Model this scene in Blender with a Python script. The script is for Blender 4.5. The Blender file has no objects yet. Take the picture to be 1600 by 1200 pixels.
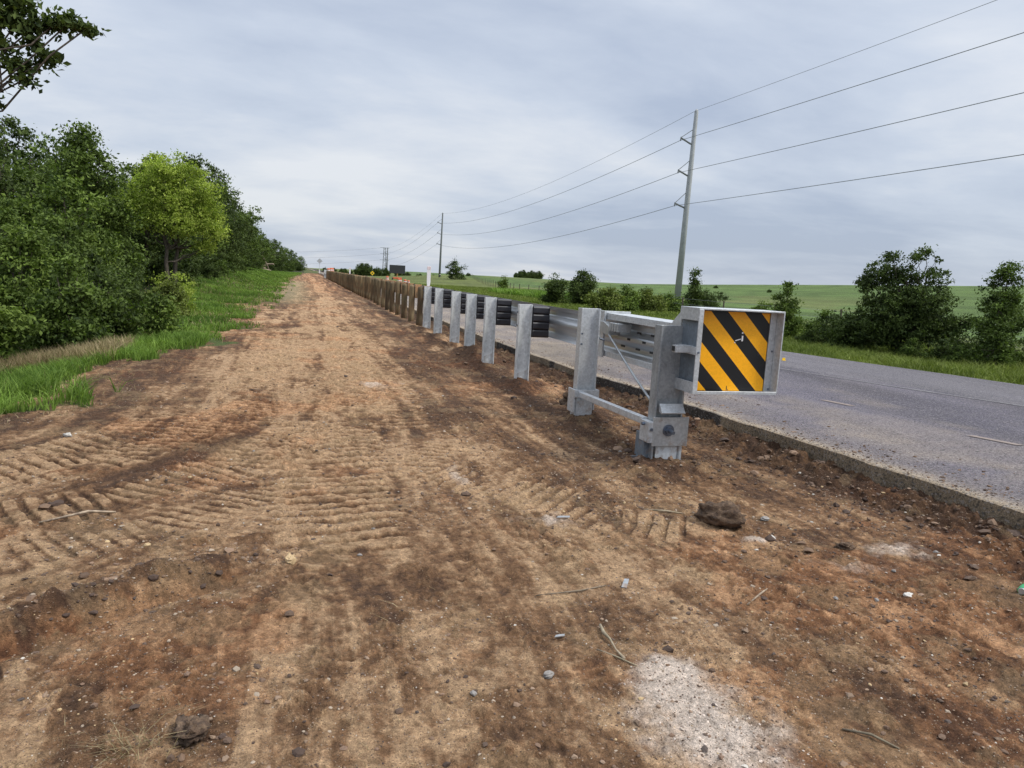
import bpy, math, random
import numpy as np
from mathutils import Vector, Matrix
random.seed(7)
rng = np.random.default_rng(11)
sc = bpy.context.scene
COL = sc.collection
R = math.radians
# ------------------------------------------------------------------ camera
pitch, yaw, roll = R(8.286), R(16.336), R(3.2)
fw = Vector((math.sin(yaw)*math.cos(pitch), math.cos(yaw)*math.cos(pitch), -math.sin(pitch)))
rt = Vector((math.cos(yaw), -math.sin(yaw), 0)); up = rt.cross(fw)
r2 = rt*math.cos(roll) + up*math.sin(roll); u2 = up*math.cos(roll) - rt*math.sin(roll)
cam = bpy.data.cameras.new('camera'); co = bpy.data.objects.new('camera', cam); COL.objects.link(co)
m = Matrix((r2, u2, -fw)).transposed().to_4x4(); m.translation = (0, 0, 1.65)
co.matrix_world = m
cam.sensor_width = 36; cam.lens = 36*1130/1600; cam.clip_end = 8000; cam.clip_start = 0.05
sc.camera = co
# ------------------------------------------------------------------ world
SUN_DIR = Vector((0.55, -0.30, 0.78)).normalized()
w = bpy.data.worlds.new('World'); sc.world = w; w.use_nodes = True
nt = w.node_tree; N = nt.nodes; L = nt.links; N.clear()
def nd(t, **k):
    n = N.new(t)
    for a, b in k.items(): setattr(n, a, b)
    return n
wo = nd('ShaderNodeOutputWorld'); bg = nd('ShaderNodeBackground'); bg.inputs[1].default_value = 0.1
sky = nd('ShaderNodeTexSky', sky_type='NISHITA', sun_disc=False)
sky.sun_elevation = math.asin(SUN_DIR.z); sky.sun_rotation = math.atan2(SUN_DIR.x, SUN_DIR.y)
tc = nd('ShaderNodeTexCoord'); sx = nd('ShaderNodeSeparateXYZ'); L.new(tc.outputs['Generated'], sx.inputs[0])
def mth(op, a, b=None, c=None):
    n = nd('ShaderNodeMath', operation=op)
    for i, v in enumerate((a, b, c)):
        if v is None: continue
        if isinstance(v, (int, float)): n.inputs[i].default_value = v
        else: L.new(v, n.inputs[i])
    return n.outputs[0]
zz = mth('ADD', mth('MAXIMUM', sx.outputs[2], 0.0), 0.16)
cv = nd('ShaderNodeCombineXYZ')
L.new(mth('DIVIDE', sx.outputs[0], zz), cv.inputs[0]); L.new(mth('DIVIDE', sx.outputs[1], zz), cv.inputs[1])
mp = nd('ShaderNodeMapping'); mp.inputs['Rotation'].default_value = (0, 0, R(28)); mp.inputs['Scale'].default_value = (0.5, 0.66, 1)
mp.inputs['Location'].default_value = (3.1, 1.7, 0)
L.new(cv.outputs[0], mp.inputs[0])
n1 = nd('ShaderNodeTexNoise'); n1.inputs['Scale'].default_value = 0.8; n1.inputs['Detail'].default_value = 8; n1.inputs['Roughness'].default_value = 0.52; n1.inputs['Distortion'].default_value = 0.35
L.new(mp.outputs[0], n1.inputs['Vector'])
n2 = nd('ShaderNodeTexNoise'); n2.inputs['Scale'].default_value = 2.6; n2.inputs['Detail'].default_value = 10; n2.inputs['Roughness'].default_value = 0.6; n2.inputs['Distortion'].default_value = 0.25
L.new(mp.outputs[0], n2.inputs['Vector'])
cm = mth('ADD', mth('MULTIPLY', n1.outputs[0], 0.72), mth('MULTIPLY', n2.outputs[0], 0.28))
cr = nd('ShaderNodeValToRGB'); L.new(cm, cr.inputs[0])
e = cr.color_ramp.elements
e[0].position = 0.38; e[0].color = (0.385, 0.445, 0.560, 1)
e[1].position = 0.62; e[1].color = (0.69, 0.715, 0.755, 1)
q = e.new(0.5); q.color = (0.515, 0.570, 0.665, 1)
# overcast dome: brighter high overhead than along the horizon
mr = nd('ShaderNodeMapRange'); L.new(sx.outputs[2], mr.inputs[0])
mr.inputs[1].default_value = 0.40; mr.inputs[2].default_value = 0.95; mr.inputs[3].default_value = 10.2; mr.inputs[4].default_value = 23.0
hz = nd('ShaderNodeMapRange'); L.new(sx.outputs[2], hz.inputs[0])
hz.inputs[1].default_value = 0.0; hz.inputs[2].default_value = 0.28; hz.inputs[3].default_value = 0.93; hz.inputs[4].default_value = 1.06
vm = nd('ShaderNodeVectorMath', operation='SCALE'); L.new(cr.outputs[0], vm.inputs[0]); L.new(mth('MULTIPLY', mr.outputs[0], hz.outputs[0]), vm.inputs['Scale'])
mx = nd('ShaderNodeMix', data_type='RGBA'); mx.inputs[0].default_value = 0.9
L.new(sky.outputs[0], mx.inputs[6]); L.new(vm.outputs[0], mx.inputs[7])
L.new(mx.outputs[2], bg.inputs[0]); L.new(bg.outputs[0], wo.inputs[0])
# ------------------------------------------------------------------ sun
sl = bpy.data.lights.new('sun', 'SUN'); sl.energy = 2.6; sl.angle = R(11); sl.color = (1, 0.95, 0.87)
so = bpy.data.objects.new('sun', sl); COL.objects.link(so)
so.rotation_euler = (-SUN_DIR).to_track_quat('-Z', 'Y').to_euler(); so.location = (0, 0, 30)
sc.view_settings.view_transform = 'Standard'; sc.view_settings.look = 'None'
sc.view_settings.gamma = 1; sc.view_settings.use_curve_mapping = False
sc.view_settings.exposure = 0.22
# ------------------------------------------------------------------ noise
def _h(ix, iy, s):
    n = (ix.astype(np.int64)*374761393 + iy.astype(np.int64)*668265263 + s*144665) & 0xffffffff
    n = ((n ^ (n >> 13))*1274126177) & 0xffffffff
    n = ((n ^ (n >> 16))*2246822519) & 0xffffffff
    return ((n ^ (n >> 15)) & 0xffff)/65535.0
def vn(x, y, s=0):
    ix = np.floor(x); iy = np.floor(y); fx = x-ix; fy = y-iy
    fx = fx*fx*fx*(fx*(fx*6-15)+10); fy = fy*fy*fy*(fy*(fy*6-15)+10)
    ix = ix.astype(np.int64); iy = iy.astype(np.int64)
    a = _h(ix, iy, s); b = _h(ix+1, iy, s); c = _h(ix, iy+1, s); d = _h(ix+1, iy+1, s)
    return (a*(1-fx)+b*fx)*(1-fy) + (c*(1-fx)+d*fx)*fy
def fbm(x, y, sc_, o=4, s=0, g=0.5):
    t = 0; a = 1; tot = 0; x = x/sc_; y = y/sc_
    for i in range(o):
        t = t + a*vn(x*0.8-y*0.6, x*0.6+y*0.8, s+i*17); tot += a; a *= g
        x, y = x*1.6-y*1.2+3.7, x*1.2+y*1.6+1.3
    return t/tot
def S(t):
    t = np.clip(t, 0, 1); return t*t*(3-2*t)
# ------------------------------------------------------------------ terrain
def xedge(y): return np.interp(y, [-40, -5, 3.8, 8, 11, 16, 40, 900], [6.0, 5.3, 4.98, 4.70, 4.44, 4.27, 4.25, 4.25])
def xfar(y): return np.interp(y, [-40, 0, 10, 15.4, 22, 45, 900], [24, 15.1, 12.8, 11.55, 11.1, 10.9, 10.9])
def xgrass(y): return np.interp(y, [-5, 5, 7.6, 8.3, 8.9, 10.3, 12.5, 14, 14.9, 17, 20.5, 25, 35, 60, 80, 120, 170, 200, 210], [-4.6, -4.2, -3.6, -2.75, -2.3, -2.8, -3.25, -3.1, -2.2, -2.0, -1.5, -2.3, -1.8, -2.0, -2.2, -2.4, -1.5, 0.5, 4.2])
def macro(x, y):
    z = -0.55*S((-2.4-x)/3.2)*(1-S((y-13)/14)) + 1.15*S((-2.7-x)/4)*S((y-28)/30)*(1-.75*S((y-90)/80))
    z = z + 0.05*S((x-(xedge(y)-0.38))/0.34)
    z = z + 0.05*S((x-xfar(y)+.6)/0.3) - 0.20*S((x-xfar(y)-0.3)/3.0)
    G = np.interp(y, [-400, 120, 200, 275, 470, 700, 940, 1400, 3000], [8.5, 8.4, 6.6, 4.9, 3.3, 3.6, 5.2, 6, 4])
    z = z + G*S((x-30)/185)*S((x-24)/60)
    z = z + 2.9*np.exp(-((x-62)/34)**2-((y-285)/75)**2)
    z = z - 1.8*S((y-190)/150)*S((x-5)/12)
    z = z + (fbm(x, y, 9, 3, 5)-.5)*0.16*S((np.hypot(x, y)-6)/20)*(1-S((x-3.6)/.8)*(1-S((x-xfar(y))/2)))
    return z
def seg(x, y, pts):
    """lateral distance and distance along a polyline"""
    best = np.full(x.shape, 1e9); lat = np.zeros(x.shape); al = np.zeros(x.shape); acc = 0
    for (ax, ay), (bx, by) in zip(pts[:-1], pts[1:]):
        dx, dy = bx-ax, by-ay; ln = math.hypot(dx, dy); dx /= ln; dy /= ln
        u = (x-ax)*dx+(y-ay)*dy; v = (x-ax)*(-dy)+(y-ay)*dx
        uc = np.clip(u, 0, ln); d = np.hypot(x-ax-uc*dx, y-ay-uc*dy)
        k = d < best; best = np.where(k, d, best); al = np.where(k, acc+uc, al); lat = np.where(k, np.sign(v)*d, lat); acc += ln
    return best, lat, al
# crawler tracks pressed into the dirt: path, half width, lug pitch, depth, paleness
TRACKS = [([(0.22, 4.2), (0.28, 6.7), (0.75, 10), (1.2, 32), (1.3, 120)], .40, .17, .024, .95),
          ([(-.25, 5.6), (0.0, 7.4), (0.35, 10.5), (0.7, 16), (0.85, 40)], .24, .15, .018, .55),
          ([(1.1, 7.6), (1.35, 12), (1.75, 30), (1.9, 90)], .30, .16, .013, .25),
          ([(-3.9, 5.35), (-2.6, 5.7), (-1.5, 6.5), (-0.7, 7.9), (-0.35, 10), (0.0, 16), (0.35, 30)], .38, .13, .017, .5),
          ([(-3.8, 4.4), (-2.4, 4.75), (-1.2, 5.3), (-0.45, 6.1), (-.05, 7.2), (.1, 8)], .36, .125, .017, .45),
          ([(-2.9, 3.9), (-1.8, 4.2), (-.9, 4.7), (-.25, 5.5), (.05, 6.6)], .26, .115, .011, .35),
          ([(-2.6, 2.85), (-1.5, 3.15), (-1.1, 3.3)], .25, .13, .012, .25),
          ([(.80, 6.0), (1.40, 6.8)], .24, .12, .012, 1.1),
          ([(1.0, 5.95), (1.6, 5.3), (2.2, 4.6), (2.6, 4.3)], .34, .12, .015, .55),
          ([(-2.6, 6.3), (-1.6, 7.3), (-1.1, 9), (-.75, 12), (-.4, 20)], .30, .15, .014, .45),
          ([(-.6, 12), (-.9, 18), (-1.2, 30)], .4, .2, .014, .5)]
POSTS = [7.82, 10.7, 13.0, 14.7, 16.4, 19.0, 21.2]
def ring(x, y, cx, cy, r): return np.exp(-((x-cx)**2+(y-cy)**2)/r**2)
def detail(x, y):
    """returns dz, albedo (n,3), grass mask"""
    r = np.hypot(x, y)
    near = 1-S((r-30)/50)
    wob = (fbm(x, y, 1.2, 4, 31)-.5)
    g_l = S((xgrass(y)-x+wob*2.6+(fbm(x, y, .35, 3, 37)-.5)*1.2*np.clip(y/14, 1, 3))/0.4)
    g_far = S((y-205+wob*8)/10)*(x < 6)
    g_r = S((x-xfar(y)-0.05+wob*.5)/0.2)
    grass = np.clip(np.maximum(np.maximum(g_l, g_far), g_r), 0, 1)
    bank = S((x-(xedge(y)-0.75)+wob*.5)/0.25)*(x < xfar(y))
    far_ = S((y-3.5)/5)
    psi = x + .35*np.clip(7.5-y, 0, 4)**1.5*S((.9-x)/1.6) - .09*np.clip(y-6, 0, 12)*S((14-y)/10)*(x < 2)
    stk = fbm(psi*1.6, y*.11, .42, 6, 201, .62); stk2 = fbm(psi*3.2+wob*.5, y*.30, .30, 5, 202, .65)
    lw_ = .25+.35*far_
    loose = S((lw_*fbm(psi*1.2, y*.22, 0.7, 6, 33, .62)+(1-lw_)*fbm(x, y*.6, 0.5, 7, 3, .70)-.485)/.08)
    z = (fbm(x, y, .9, 3, 1)-.5)*.035
    pale = .545 + .045*(1-far_) + (stk-.5)*(.30+1.2*far_) + (stk2-.5)*1.0 + (fbm(x*1.5, y*.8, .7, 8, 9, .76)-.5)*1.5
    lugsum = np.zeros(x.shape); cover = np.zeros(x.shape)
    for i, (pts, hw, p, A, pl) in enumerate(TRACKS):
        d, lat, al = seg(x, y, pts)
        k = d < hw*1.6
        if not k.any(): continue
        xx = x[k]; yy = y[k]; dd = d[k]; ll = lat[k]; aa = al[k]
        mk = S((hw*1.12-dd+(vn(xx/.15, yy/.15, i)-.5)*.14)/.10) * S((fbm(xx, yy, .55, 5, 50+i, .6)-(.30 if i < 3 else .36))/.13)
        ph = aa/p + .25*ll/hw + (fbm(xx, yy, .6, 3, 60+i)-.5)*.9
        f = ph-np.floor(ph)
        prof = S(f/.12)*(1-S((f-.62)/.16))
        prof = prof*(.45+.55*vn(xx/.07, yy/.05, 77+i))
        z[k] += mk*(A*prof*2.3-A*1.1)*np.clip(np.hypot(xx, yy)/7, .6, 1.3); lugsum[k] += mk*((prof-.42)*.9-.55*S((.16-f)/.16)-.35*S((f-.8)/.2)); cover[k] = np.maximum(cover[k], mk)  # lugsum paints shade into the soil colour along the gaps between lugs
        pale[k] += mk*pl*.40
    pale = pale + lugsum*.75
    loose = loose*(1-.75*cover)
    # long shallow scrape lines running with the grading
    sg = .6*vn(psi/.09+wob*2, y/1.1, 41)+.4*vn(psi/.035+wob*3+y*.3, y/.45, 42)
    z = z + (sg-.5)*.014*(1-cover)
    pale = pale + (sg-.5)*.38
    # dark loose soil near the posts, the slab and the far part of the pad
    dk = np.zeros(x.shape)
    for i, py in enumerate([5.9]+POSTS):
        b = ring(x, y, 3.2, py-.05, .45)*(.45+1.1*vn(x/.22, y/.22, 90+i)); dk += b*.8
        z += b*.08*near
    mound = ring(x, y, 3.35, 14.2, .48); z += mound*.20; dk += mound*1.2
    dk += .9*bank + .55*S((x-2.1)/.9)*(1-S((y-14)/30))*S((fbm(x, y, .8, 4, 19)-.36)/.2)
    dk += .70*S((x-1.15)/.6)*S((fbm(x, y*.6, 1.3, 6, 23, .68)-.43)/.13)*S((y-6.5)/3)
    dk += .7*np.exp(-((x+.9)/.9)**2-((y-6.9)/.6)**2)*.7 + .8*np.exp(-((x-1.25)/.55)**2-((y-8.2)/.55)**2)
    dk += .55*np.exp(-((x-1.5)/.4)**2-((y-3.0)/.3)**2) + .45*np.exp(-((x-.85)/.35)**2-((y-3.7)/.5)**2)
    dk += .22*np.exp(-((x+.35)/.45)**2-((y-2.55)/.12)**2)
    dk += .75*S((wob+.12)/.1)*S((x-xgrass(y))/.1)*(1-S((x-xgrass(y)-1.1)/.6))*.8
    loose = np.clip(loose + .6*dk, 0, 1.3)
    # gouge left by a turning track
    d, lat, al = seg(x, y, [(-1.5, 3.1), (-1.08, 3.38), (-.72, 3.72), (-.26, 3.95), (-.05, 4.05)])
    env = S(al/.4)*(1-S((al-1.35)/.25))
    gouge = np.exp(-(lat/.09)**2)*env*(d < .6)
    berm = np.exp(-((lat-.20)/.085)**2)*env*(d < .7)*(.5+.9*vn(x/.09, y/.09, 71))
    z = z - .065*gouge + .085*berm; dk += 1.3*berm*(1+0*x) + .75*gouge; red = gouge*.9
    d2, lat2, al2 = seg(x, y, [(-1.0, 4.25), (-.45, 4.5), (0, 4.45)])
    b2 = np.exp(-(lat2/.05)**2)*(d2 < .4)*vn(x/.12, y/.05, 72); z += b2*.035; dk += b2*.9
    # clods
    c1 = np.abs(fbm(x, y, .16, 3, 13)-.5)*2; c2 = fbm(x, y, .055, 3, 14, .6)
    z = z + loose*near*(.030*c1 + .034*(c2-.45)) + near*((fbm(x, y, .028, 2, 15)-.5)*.012+(c2-.5)*.012)
    z = z + bank*near*((fbm(x, y, .13, 4, 16, .6)-.45)*.15)
    # pale sand spills
    sand = np.zeros(x.shape)
    for (cx, cy, rx, ry, a) in ((1.50, 2.22, .26, .44, 1.45), (1.56, 2.62, .15, .15, .9), (2.95, 4.03, .15, .08, .8), (3.8, 3.72, .35, .16, .7), (1.24, 5.78, .09, .30, .8),
                                (1.13, 10.4, .45, .6, .55), (1.62, 4.5, .35, .18, .5), (1.45, 3.35, .2, .12, .45), (2.3, 3.6, .3, .08, .4), (3.2, 3.5, .5, .18, .4)):
        sand += a*np.exp(-((x-cx)/rx)**2-((y-cy)/ry)**2)
    sand_raw = sand
    sand = S((sand+(fbm(x, y, .20, 7, 27, .66)-.5)*1.5-.36)/.80)*S(sand/.15)*.97
    z = z + sand*near*(.012+.022*(fbm(x, y, .05, 3, 28)-.4))
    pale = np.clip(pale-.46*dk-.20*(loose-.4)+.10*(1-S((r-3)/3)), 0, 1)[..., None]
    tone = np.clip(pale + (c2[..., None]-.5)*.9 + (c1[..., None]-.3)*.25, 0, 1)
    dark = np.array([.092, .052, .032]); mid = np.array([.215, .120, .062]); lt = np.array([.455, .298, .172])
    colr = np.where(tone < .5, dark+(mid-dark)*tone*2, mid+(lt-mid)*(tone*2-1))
    redm = (S((fbm(x, y, 1.1, 6, 29, .6)-.53)/.12)*.45 + red + .12*S((x-2.3)/.6)*S((5.4-y)/1.5) + .4*S((y-30)/40)*S((x+.5)/1.5)*(x < 4))[..., None]
    colr = colr*(1-np.clip(redm, 0, .8)*np.array([-.10, .16, .30]))
    straw = (S((fbm(x, y, .35, 6, 35, .65)-.56)/.08)*.30)[..., None]
    colr = colr*(1-straw)+np.array([.36, .25, .14])*straw
    st2 = (.55*np.exp(-((x+.8)/1.0)**2)*S((y-30)/10)*(1-S((y-75)/20)))[..., None]
    colr = colr*(1-st2)+np.array([.30, .26, .15])*st2
    colr = colr*(1-sand[..., None])+np.array([.66, .55, .46])*sand[..., None]
    # grass ground
    gn = (1.5*fbm(x, y, 2.2, 6, 45, .65)-.25)[..., None]+(x > 9)[..., None]*S((r-90)/40)[..., None]*(fbm(x, y, 13, 6, 47, .7)[..., None]-.5)*1.3; gl = fbm(x, y, 14, 3, 46)[..., None]
    gcol = np.array([.055, .075, .022])*(.55+.9*gn) + np.array([.09, .075, .03])*np.clip(gl-.35, 0, 1)
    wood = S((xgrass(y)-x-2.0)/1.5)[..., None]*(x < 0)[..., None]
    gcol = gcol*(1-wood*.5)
    # roadside verge is straw-tinged, crop field beyond the fence is deep green
    vg = S((x-xfar(y)-4)/4)[..., None]; gcol = gcol*(1-vg)+np.array([.105, .125, .035])*(.7+.6*gn)*vg
    fld = (S((x-33-(y-60)*.09+(gl[..., 0]-.5)*4)/4)*(x > 20))[..., None]
    rows = (2.4*vn(x/2.2+y*.12, y/160, 88)-.70)[..., None]
    crop = np.array([.085, .132, .036])*(.78+.30*rows+.35*(gl-.5)+.25*(gn-.5))
    edge = S((fbm(x, y, 30, 3, 93)-.53)/.08)[..., None]*np.clip(1-(x-33)/60, 0, 1)[..., None]
    crop = crop*(1-edge*.7)+np.array([.17, .16, .06])*edge*.7
    gcol = gcol*(1-fld)+crop*fld
    top = (S((x-188)/14)*(y < 235)*(x > 60))[..., None]
    gcol = gcol*(1-top)+np.array([.20, .13, .075])*top
    bare = (S((fbm(x, y*.7, 1.4, 5, 95)-.55)/.06)*(x < 3)*S((x-xgrass(y)+3.4)/1.5))[..., None]*.8
    gcol = gcol*(1-bare)+np.array([.17, .10, .055])*bare
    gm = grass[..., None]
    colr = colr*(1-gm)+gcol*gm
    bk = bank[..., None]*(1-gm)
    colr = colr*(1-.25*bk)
    z = z*(1-.6*grass)
    under = S((x-xedge(y)-.02)/.06)*(1-S((x-xfar(y)+.3)/.1))
    z = np.where(under > 0, z*(1-under)-.12*under, z)
    z = z*np.clip(1-(r-90)/200, 0, 1)
    return z, np.clip(colr, .004, .9), grass
def ground(x, y):
    x = np.atleast_1d(np.asarray(x, float)); y = np.atleast_1d(np.asarray(y, float))
    return macro(x, y)+detail(x, y)[0]
def gz(x, y): return float(ground(x, y)[0])
# ------------------------------------------------------------------ mesh helpers
def fmesh(name, V, F, mat, parent=None, col=None, smooth=True, tint=None):
    """fast mesh: V (n,3), F (m,k) with constant k"""
    me = bpy.data.meshes.new(name); V = np.asarray(V, np.float32); F = np.asarray(F, np.int32); k = F.shape[1]
    me.vertices.add(len(V)); me.vertices.foreach_set('co', V.ravel())
    me.loops.add(F.size); me.loops.foreach_set('vertex_index', F.ravel())
    me.polygons.add(len(F)); me.polygons.foreach_set('loop_start', np.arange(0, F.size, k, dtype=np.int32))
    me.polygons.foreach_set('use_smooth', np.full(len(F), smooth))
    me.update(calc_edges=True)
    if col is not None:
        a = me.color_attributes.new('Col', 'FLOAT_COLOR', 'POINT'); c = np.ones((len(V), 4), np.float32); c[:, :3] = col; a.data.foreach_set('color', c.ravel())
    if tint is not None:
        a = me.attributes.new('tint', 'FLOAT', 'POINT'); a.data.foreach_set('value', np.asarray(tint, np.float32))
    me.materials.append(mat)
    o = bpy.data.objects.new(name, me); COL.objects.link(o)
    if parent is not None: o.parent = parent
    return o
class MB:
    def __init__(s): s.v = []; s.f = []
    def add(s, V, F):
        s.pieces = getattr(s, 'pieces', [])+[(V, F)]
        b = len(s.v); s.v += [tuple(p) for p in V]; s.f += [tuple(i+b for i in f) for f in F]
    def box(s, x0, x1, y0, y1, z0, z1, M=None):
        V = [Vector(p) for p in ((x0, y0, z0), (x1, y0, z0), (x1, y1, z0), (x0, y1, z0), (x0, y0, z1), (x1, y0, z1), (x1, y1, z1), (x0, y1, z1))]
        if M is not None: V = [M @ p for p in V]
        s.add(V, [(0, 3, 2, 1), (4, 5, 6, 7), (0, 1, 5, 4), (1, 2, 6, 5), (2, 3, 7, 6), (3, 0, 4, 7)])
    def prism(s, poly, d, M=None):
        """poly: closed list of 3D points, extruded by vector d"""
        P = [Vector(p) for p in poly]; Q = [p+Vector(d) for p in P]; n = len(P)
        if M is not None: P = [M @ p for p in P]; Q = [M @ p for p in Q]
        s.add(P+Q, [tuple(range(n))[::-1], tuple(range(n, 2*n))]+[(i, (i+1) % n, n+(i+1) % n, n+i) for i in range(n)])
    def tube(s, pts, rad, n=8, cap=True, dome=False):
        pts = [Vector(p) for p in pts]; rad = rad if hasattr(rad, '__len__') else [rad]*len(pts)
        V = []; F = []; ref = None
        for i, p in enumerate(pts):
            t = (pts[min(i+1, len(pts)-1)]-pts[max(i-1, 0)]).normalized()
            if ref is None or abs(t.dot(ref)) > .95: ref = Vector((1, 0, 0)) if abs(t.x) < .8 else Vector((0, 1, 0))
            a = t.cross(ref).normalized(); b = t.cross(a)
            ref = b.cross(t) if False else ref
            for k in range(n):
                th = 2*math.pi*k/n; V.append(p+(a*math.cos(th)+b*math.sin(th))*rad[i])
        for i in range(len(pts)-1):
            for k in range(n): F.append((i*n+k, i*n+(k+1) % n, (i+1)*n+(k+1) % n, (i+1)*n+k))
        if cap: F.append(tuple(range(n))); F.append(tuple(range((len(pts)-1)*n, len(pts)*n))[::-1])
        s.add(V, F)
    def build(s, name, mat, parent=None, smooth=False, bevel=0, seg_=1):
        me = bpy.data.meshes.new(name); me.from_pydata(s.v, [], s.f); me.validate(); me.update()
        import bmesh
        bm = bmesh.new(); bm.from_mesh(me); bmesh.ops.recalc_face_normals(bm, faces=bm.faces)
        if bevel: bmesh.ops.bevel(bm, geom=list(bm.edges), offset=bevel, segments=seg_, affect='EDGES', clamp_overlap=True)
        bm.to_mesh(me); bm.free()
        if smooth: me.polygons.foreach_set('use_smooth', [True]*len(me.polygons))
        me.materials.append(mat); o = bpy.data.objects.new(name, me); COL.objects.link(o)
        if parent is not None: o.parent = parent
        return o
def build_each(mb_, name, mat, parent=None, **k):
    out = []
    for V, F in mb_.pieces:
        q_ = MB(); q_.add(V, F); out.append(q_.build(name, mat, parent, **k))
    return out
def tag(o, label=None, cat=None, group=None, kind=None):
    if label: o['label'] = label
    if cat: o['category'] = cat
    if group: o['group'] = group
    if kind: o['kind'] = kind
    return o
def thing(name, loc, label, cat, group=None, rz=0):
    o = bpy.data.objects.new(name, None); COL.objects.link(o); o.location = loc; o.rotation_euler[2] = rz; o.empty_display_size = .2
    return tag(o, label, cat, group)
def copy_tree(o, parent=None):
    c = o.copy(); COL.objects.link(c); c.parent = parent
    for ch in list(o.children): copy_tree(ch, c)
    return c
# ------------------------------------------------------------------ materials
class Mt:
    def __init__(s, name):
        s.m = bpy.data.materials.new(name); s.m.use_nodes = True; s.n = s.m.node_tree.nodes; s.l = s.m.node_tree.links
        s.b = s.n['Principled BSDF']; s.tcn = None; s.out = s.n['Material Output']
    def obj(s):
        if s.tcn is None: s.tcn = s.n.new('ShaderNodeTexCoord')
        return s.tcn.outputs['Object']
    def mapped(s, scale):
        k = s.n.new('ShaderNodeMapping'); s.l.new(s.obj(), k.inputs[0]); k.inputs['Scale'].default_value = scale; return k.outputs[0]
    def noise(s, scale, detail=4, rough=.55, vec=None, dist=0):
        k = s.n.new('ShaderNodeTexNoise'); k.inputs['Scale'].default_value = scale; k.inputs['Detail'].default_value = detail
        k.inputs['Roughness'].default_value = rough; k.inputs['Distortion'].default_value = dist
        s.l.new(vec or s.obj(), k.inputs['Vector']); return k.outputs[0]
    def voro(s, scale, vec=None, out='Color'):
        k = s.n.new('ShaderNodeTexVoronoi'); k.inputs['Scale'].default_value = scale; s.l.new(vec or s.obj(), k.inputs['Vector']); return k.outputs[out]
    def ramp(s, fac, stops):
        k = s.n.new('ShaderNodeValToRGB'); s.l.new(fac, k.inputs[0]); el = k.color_ramp.elements
        while len(el) < len(stops): el.new(.5)
        for q_, (p, c) in zip(el, stops): q_.position = p; q_.color = (*c, 1) if hasattr(c, '__len__') else (c, c, c, 1)
        return k.outputs[0]
    def math(s, op, a, b=None):
        k = s.n.new('ShaderNodeMath'); k.operation = op
        for i, v in enumerate((a, b)):
            if v is None: continue
            if isinstance(v, (int, float)): k.inputs[i].default_value = v
            else: s.l.new(v, k.inputs[i])
        return k.outputs[0]
    def mix(s, fac, a, b, mode='MIX'):
        k = s.n.new('ShaderNodeMix'); k.data_type = 'RGBA'; k.blend_type = mode
        for i, v in ((0, fac), (6, a), (7, b)):
            if isinstance(v, (int, float)): k.inputs[i].default_value = v if i == 0 else (v, v, v, 1)
            elif isinstance(v, tuple): k.inputs[i].default_value = (*v, 1)
            else: s.l.new(v, k.inputs[i])
        return k.outputs[2]
    def attr(s, name, out='Color'):
        k = s.n.new('ShaderNodeAttribute'); k.attribute_name = name; return k.outputs[out]
    def set(s, **k):
        for a, v in k.items():
            a = {'color': 'Base Color', 'rough': 'Roughness', 'metal': 'Metallic', 'spec': 'Specular IOR Level'}[a]
            if isinstance(v, tuple): s.b.inputs[a].default_value = (*v, 1)
            elif isinstance(v, (int, float)): s.b.inputs[a].default_value = v
            else: s.l.new(v, s.b.inputs[a])
        return s
    def bump(s, h, dist=.01, strength=1):
        k = s.n.new('ShaderNodeBump'); k.inputs['Distance'].default_value = dist; k.inputs['Strength'].default_value = strength
        s.l.new(h, k.inputs['Height']); s.l.new(k.outputs[0], s.b.inputs['Normal']); return s
def simple(name, c, rough=.7, metal=0, var=.15, scale=12):
    M = Mt(name); n = M.noise(scale, 5, .6)
    c2 = M.ramp(n, [(.3, tuple(x*(1-var) for x in c)), (.7, tuple(min(1, x*(1+var)) for x in c))])
    M.set(color=c2, rough=rough, metal=metal); return M.m
# ground
G = Mt('ground'); base = G.attr('Col')
nA = G.noise(38, 6, .7); nB = G.noise(150, 4, .7); nC = G.noise(420, 2, .6)
f = G.math('ADD', G.math('MULTIPLY', nA, .42), G.math('ADD', G.math('MULTIPLY', nB, .36), G.math('MULTIPLY', nC, .22)))
mul = G.ramp(f, [(.36, .34), (.47, .80), (.53, 1.12), (.64, 1.85)])
c = G.mix(1, base, mul, 'MULTIPLY'); c = G.mix(.7, c, G.ramp(G.noise(11, 6, .72), [(.36, .72), (.64, 1.30)]), 'MULTIPLY')
v = G.voro(120, out='Distance'); vc = G.voro(120)
sep = G.n.new('ShaderNodeSeparateColor'); G.l.new(vc, sep.inputs[0])
grit = G.math('MULTIPLY', G.math('GREATER_THAN', sep.outputs[0], .965), G.math('LESS_THAN', v, .34))
c = G.mix(G.math('MULTIPLY', grit, .75), c, (.38, .29, .20))
dgrit = G.math('MULTIPLY', G.math('GREATER_THAN', sep.outputs[1], .93), G.math('LESS_THAN', v, .38))
c = G.mix(G.math('MULTIPLY', dgrit, .6), c, (.07, .045, .03))
G.set(color=c, rough=.93, spec=.18)
G.bump(G.math('ADD', G.math('ADD', f, G.math('MULTIPLY', grit, .25)), G.math('MULTIPLY', G.noise(16, 5, .7), 1.2)), .034, 1)
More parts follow.
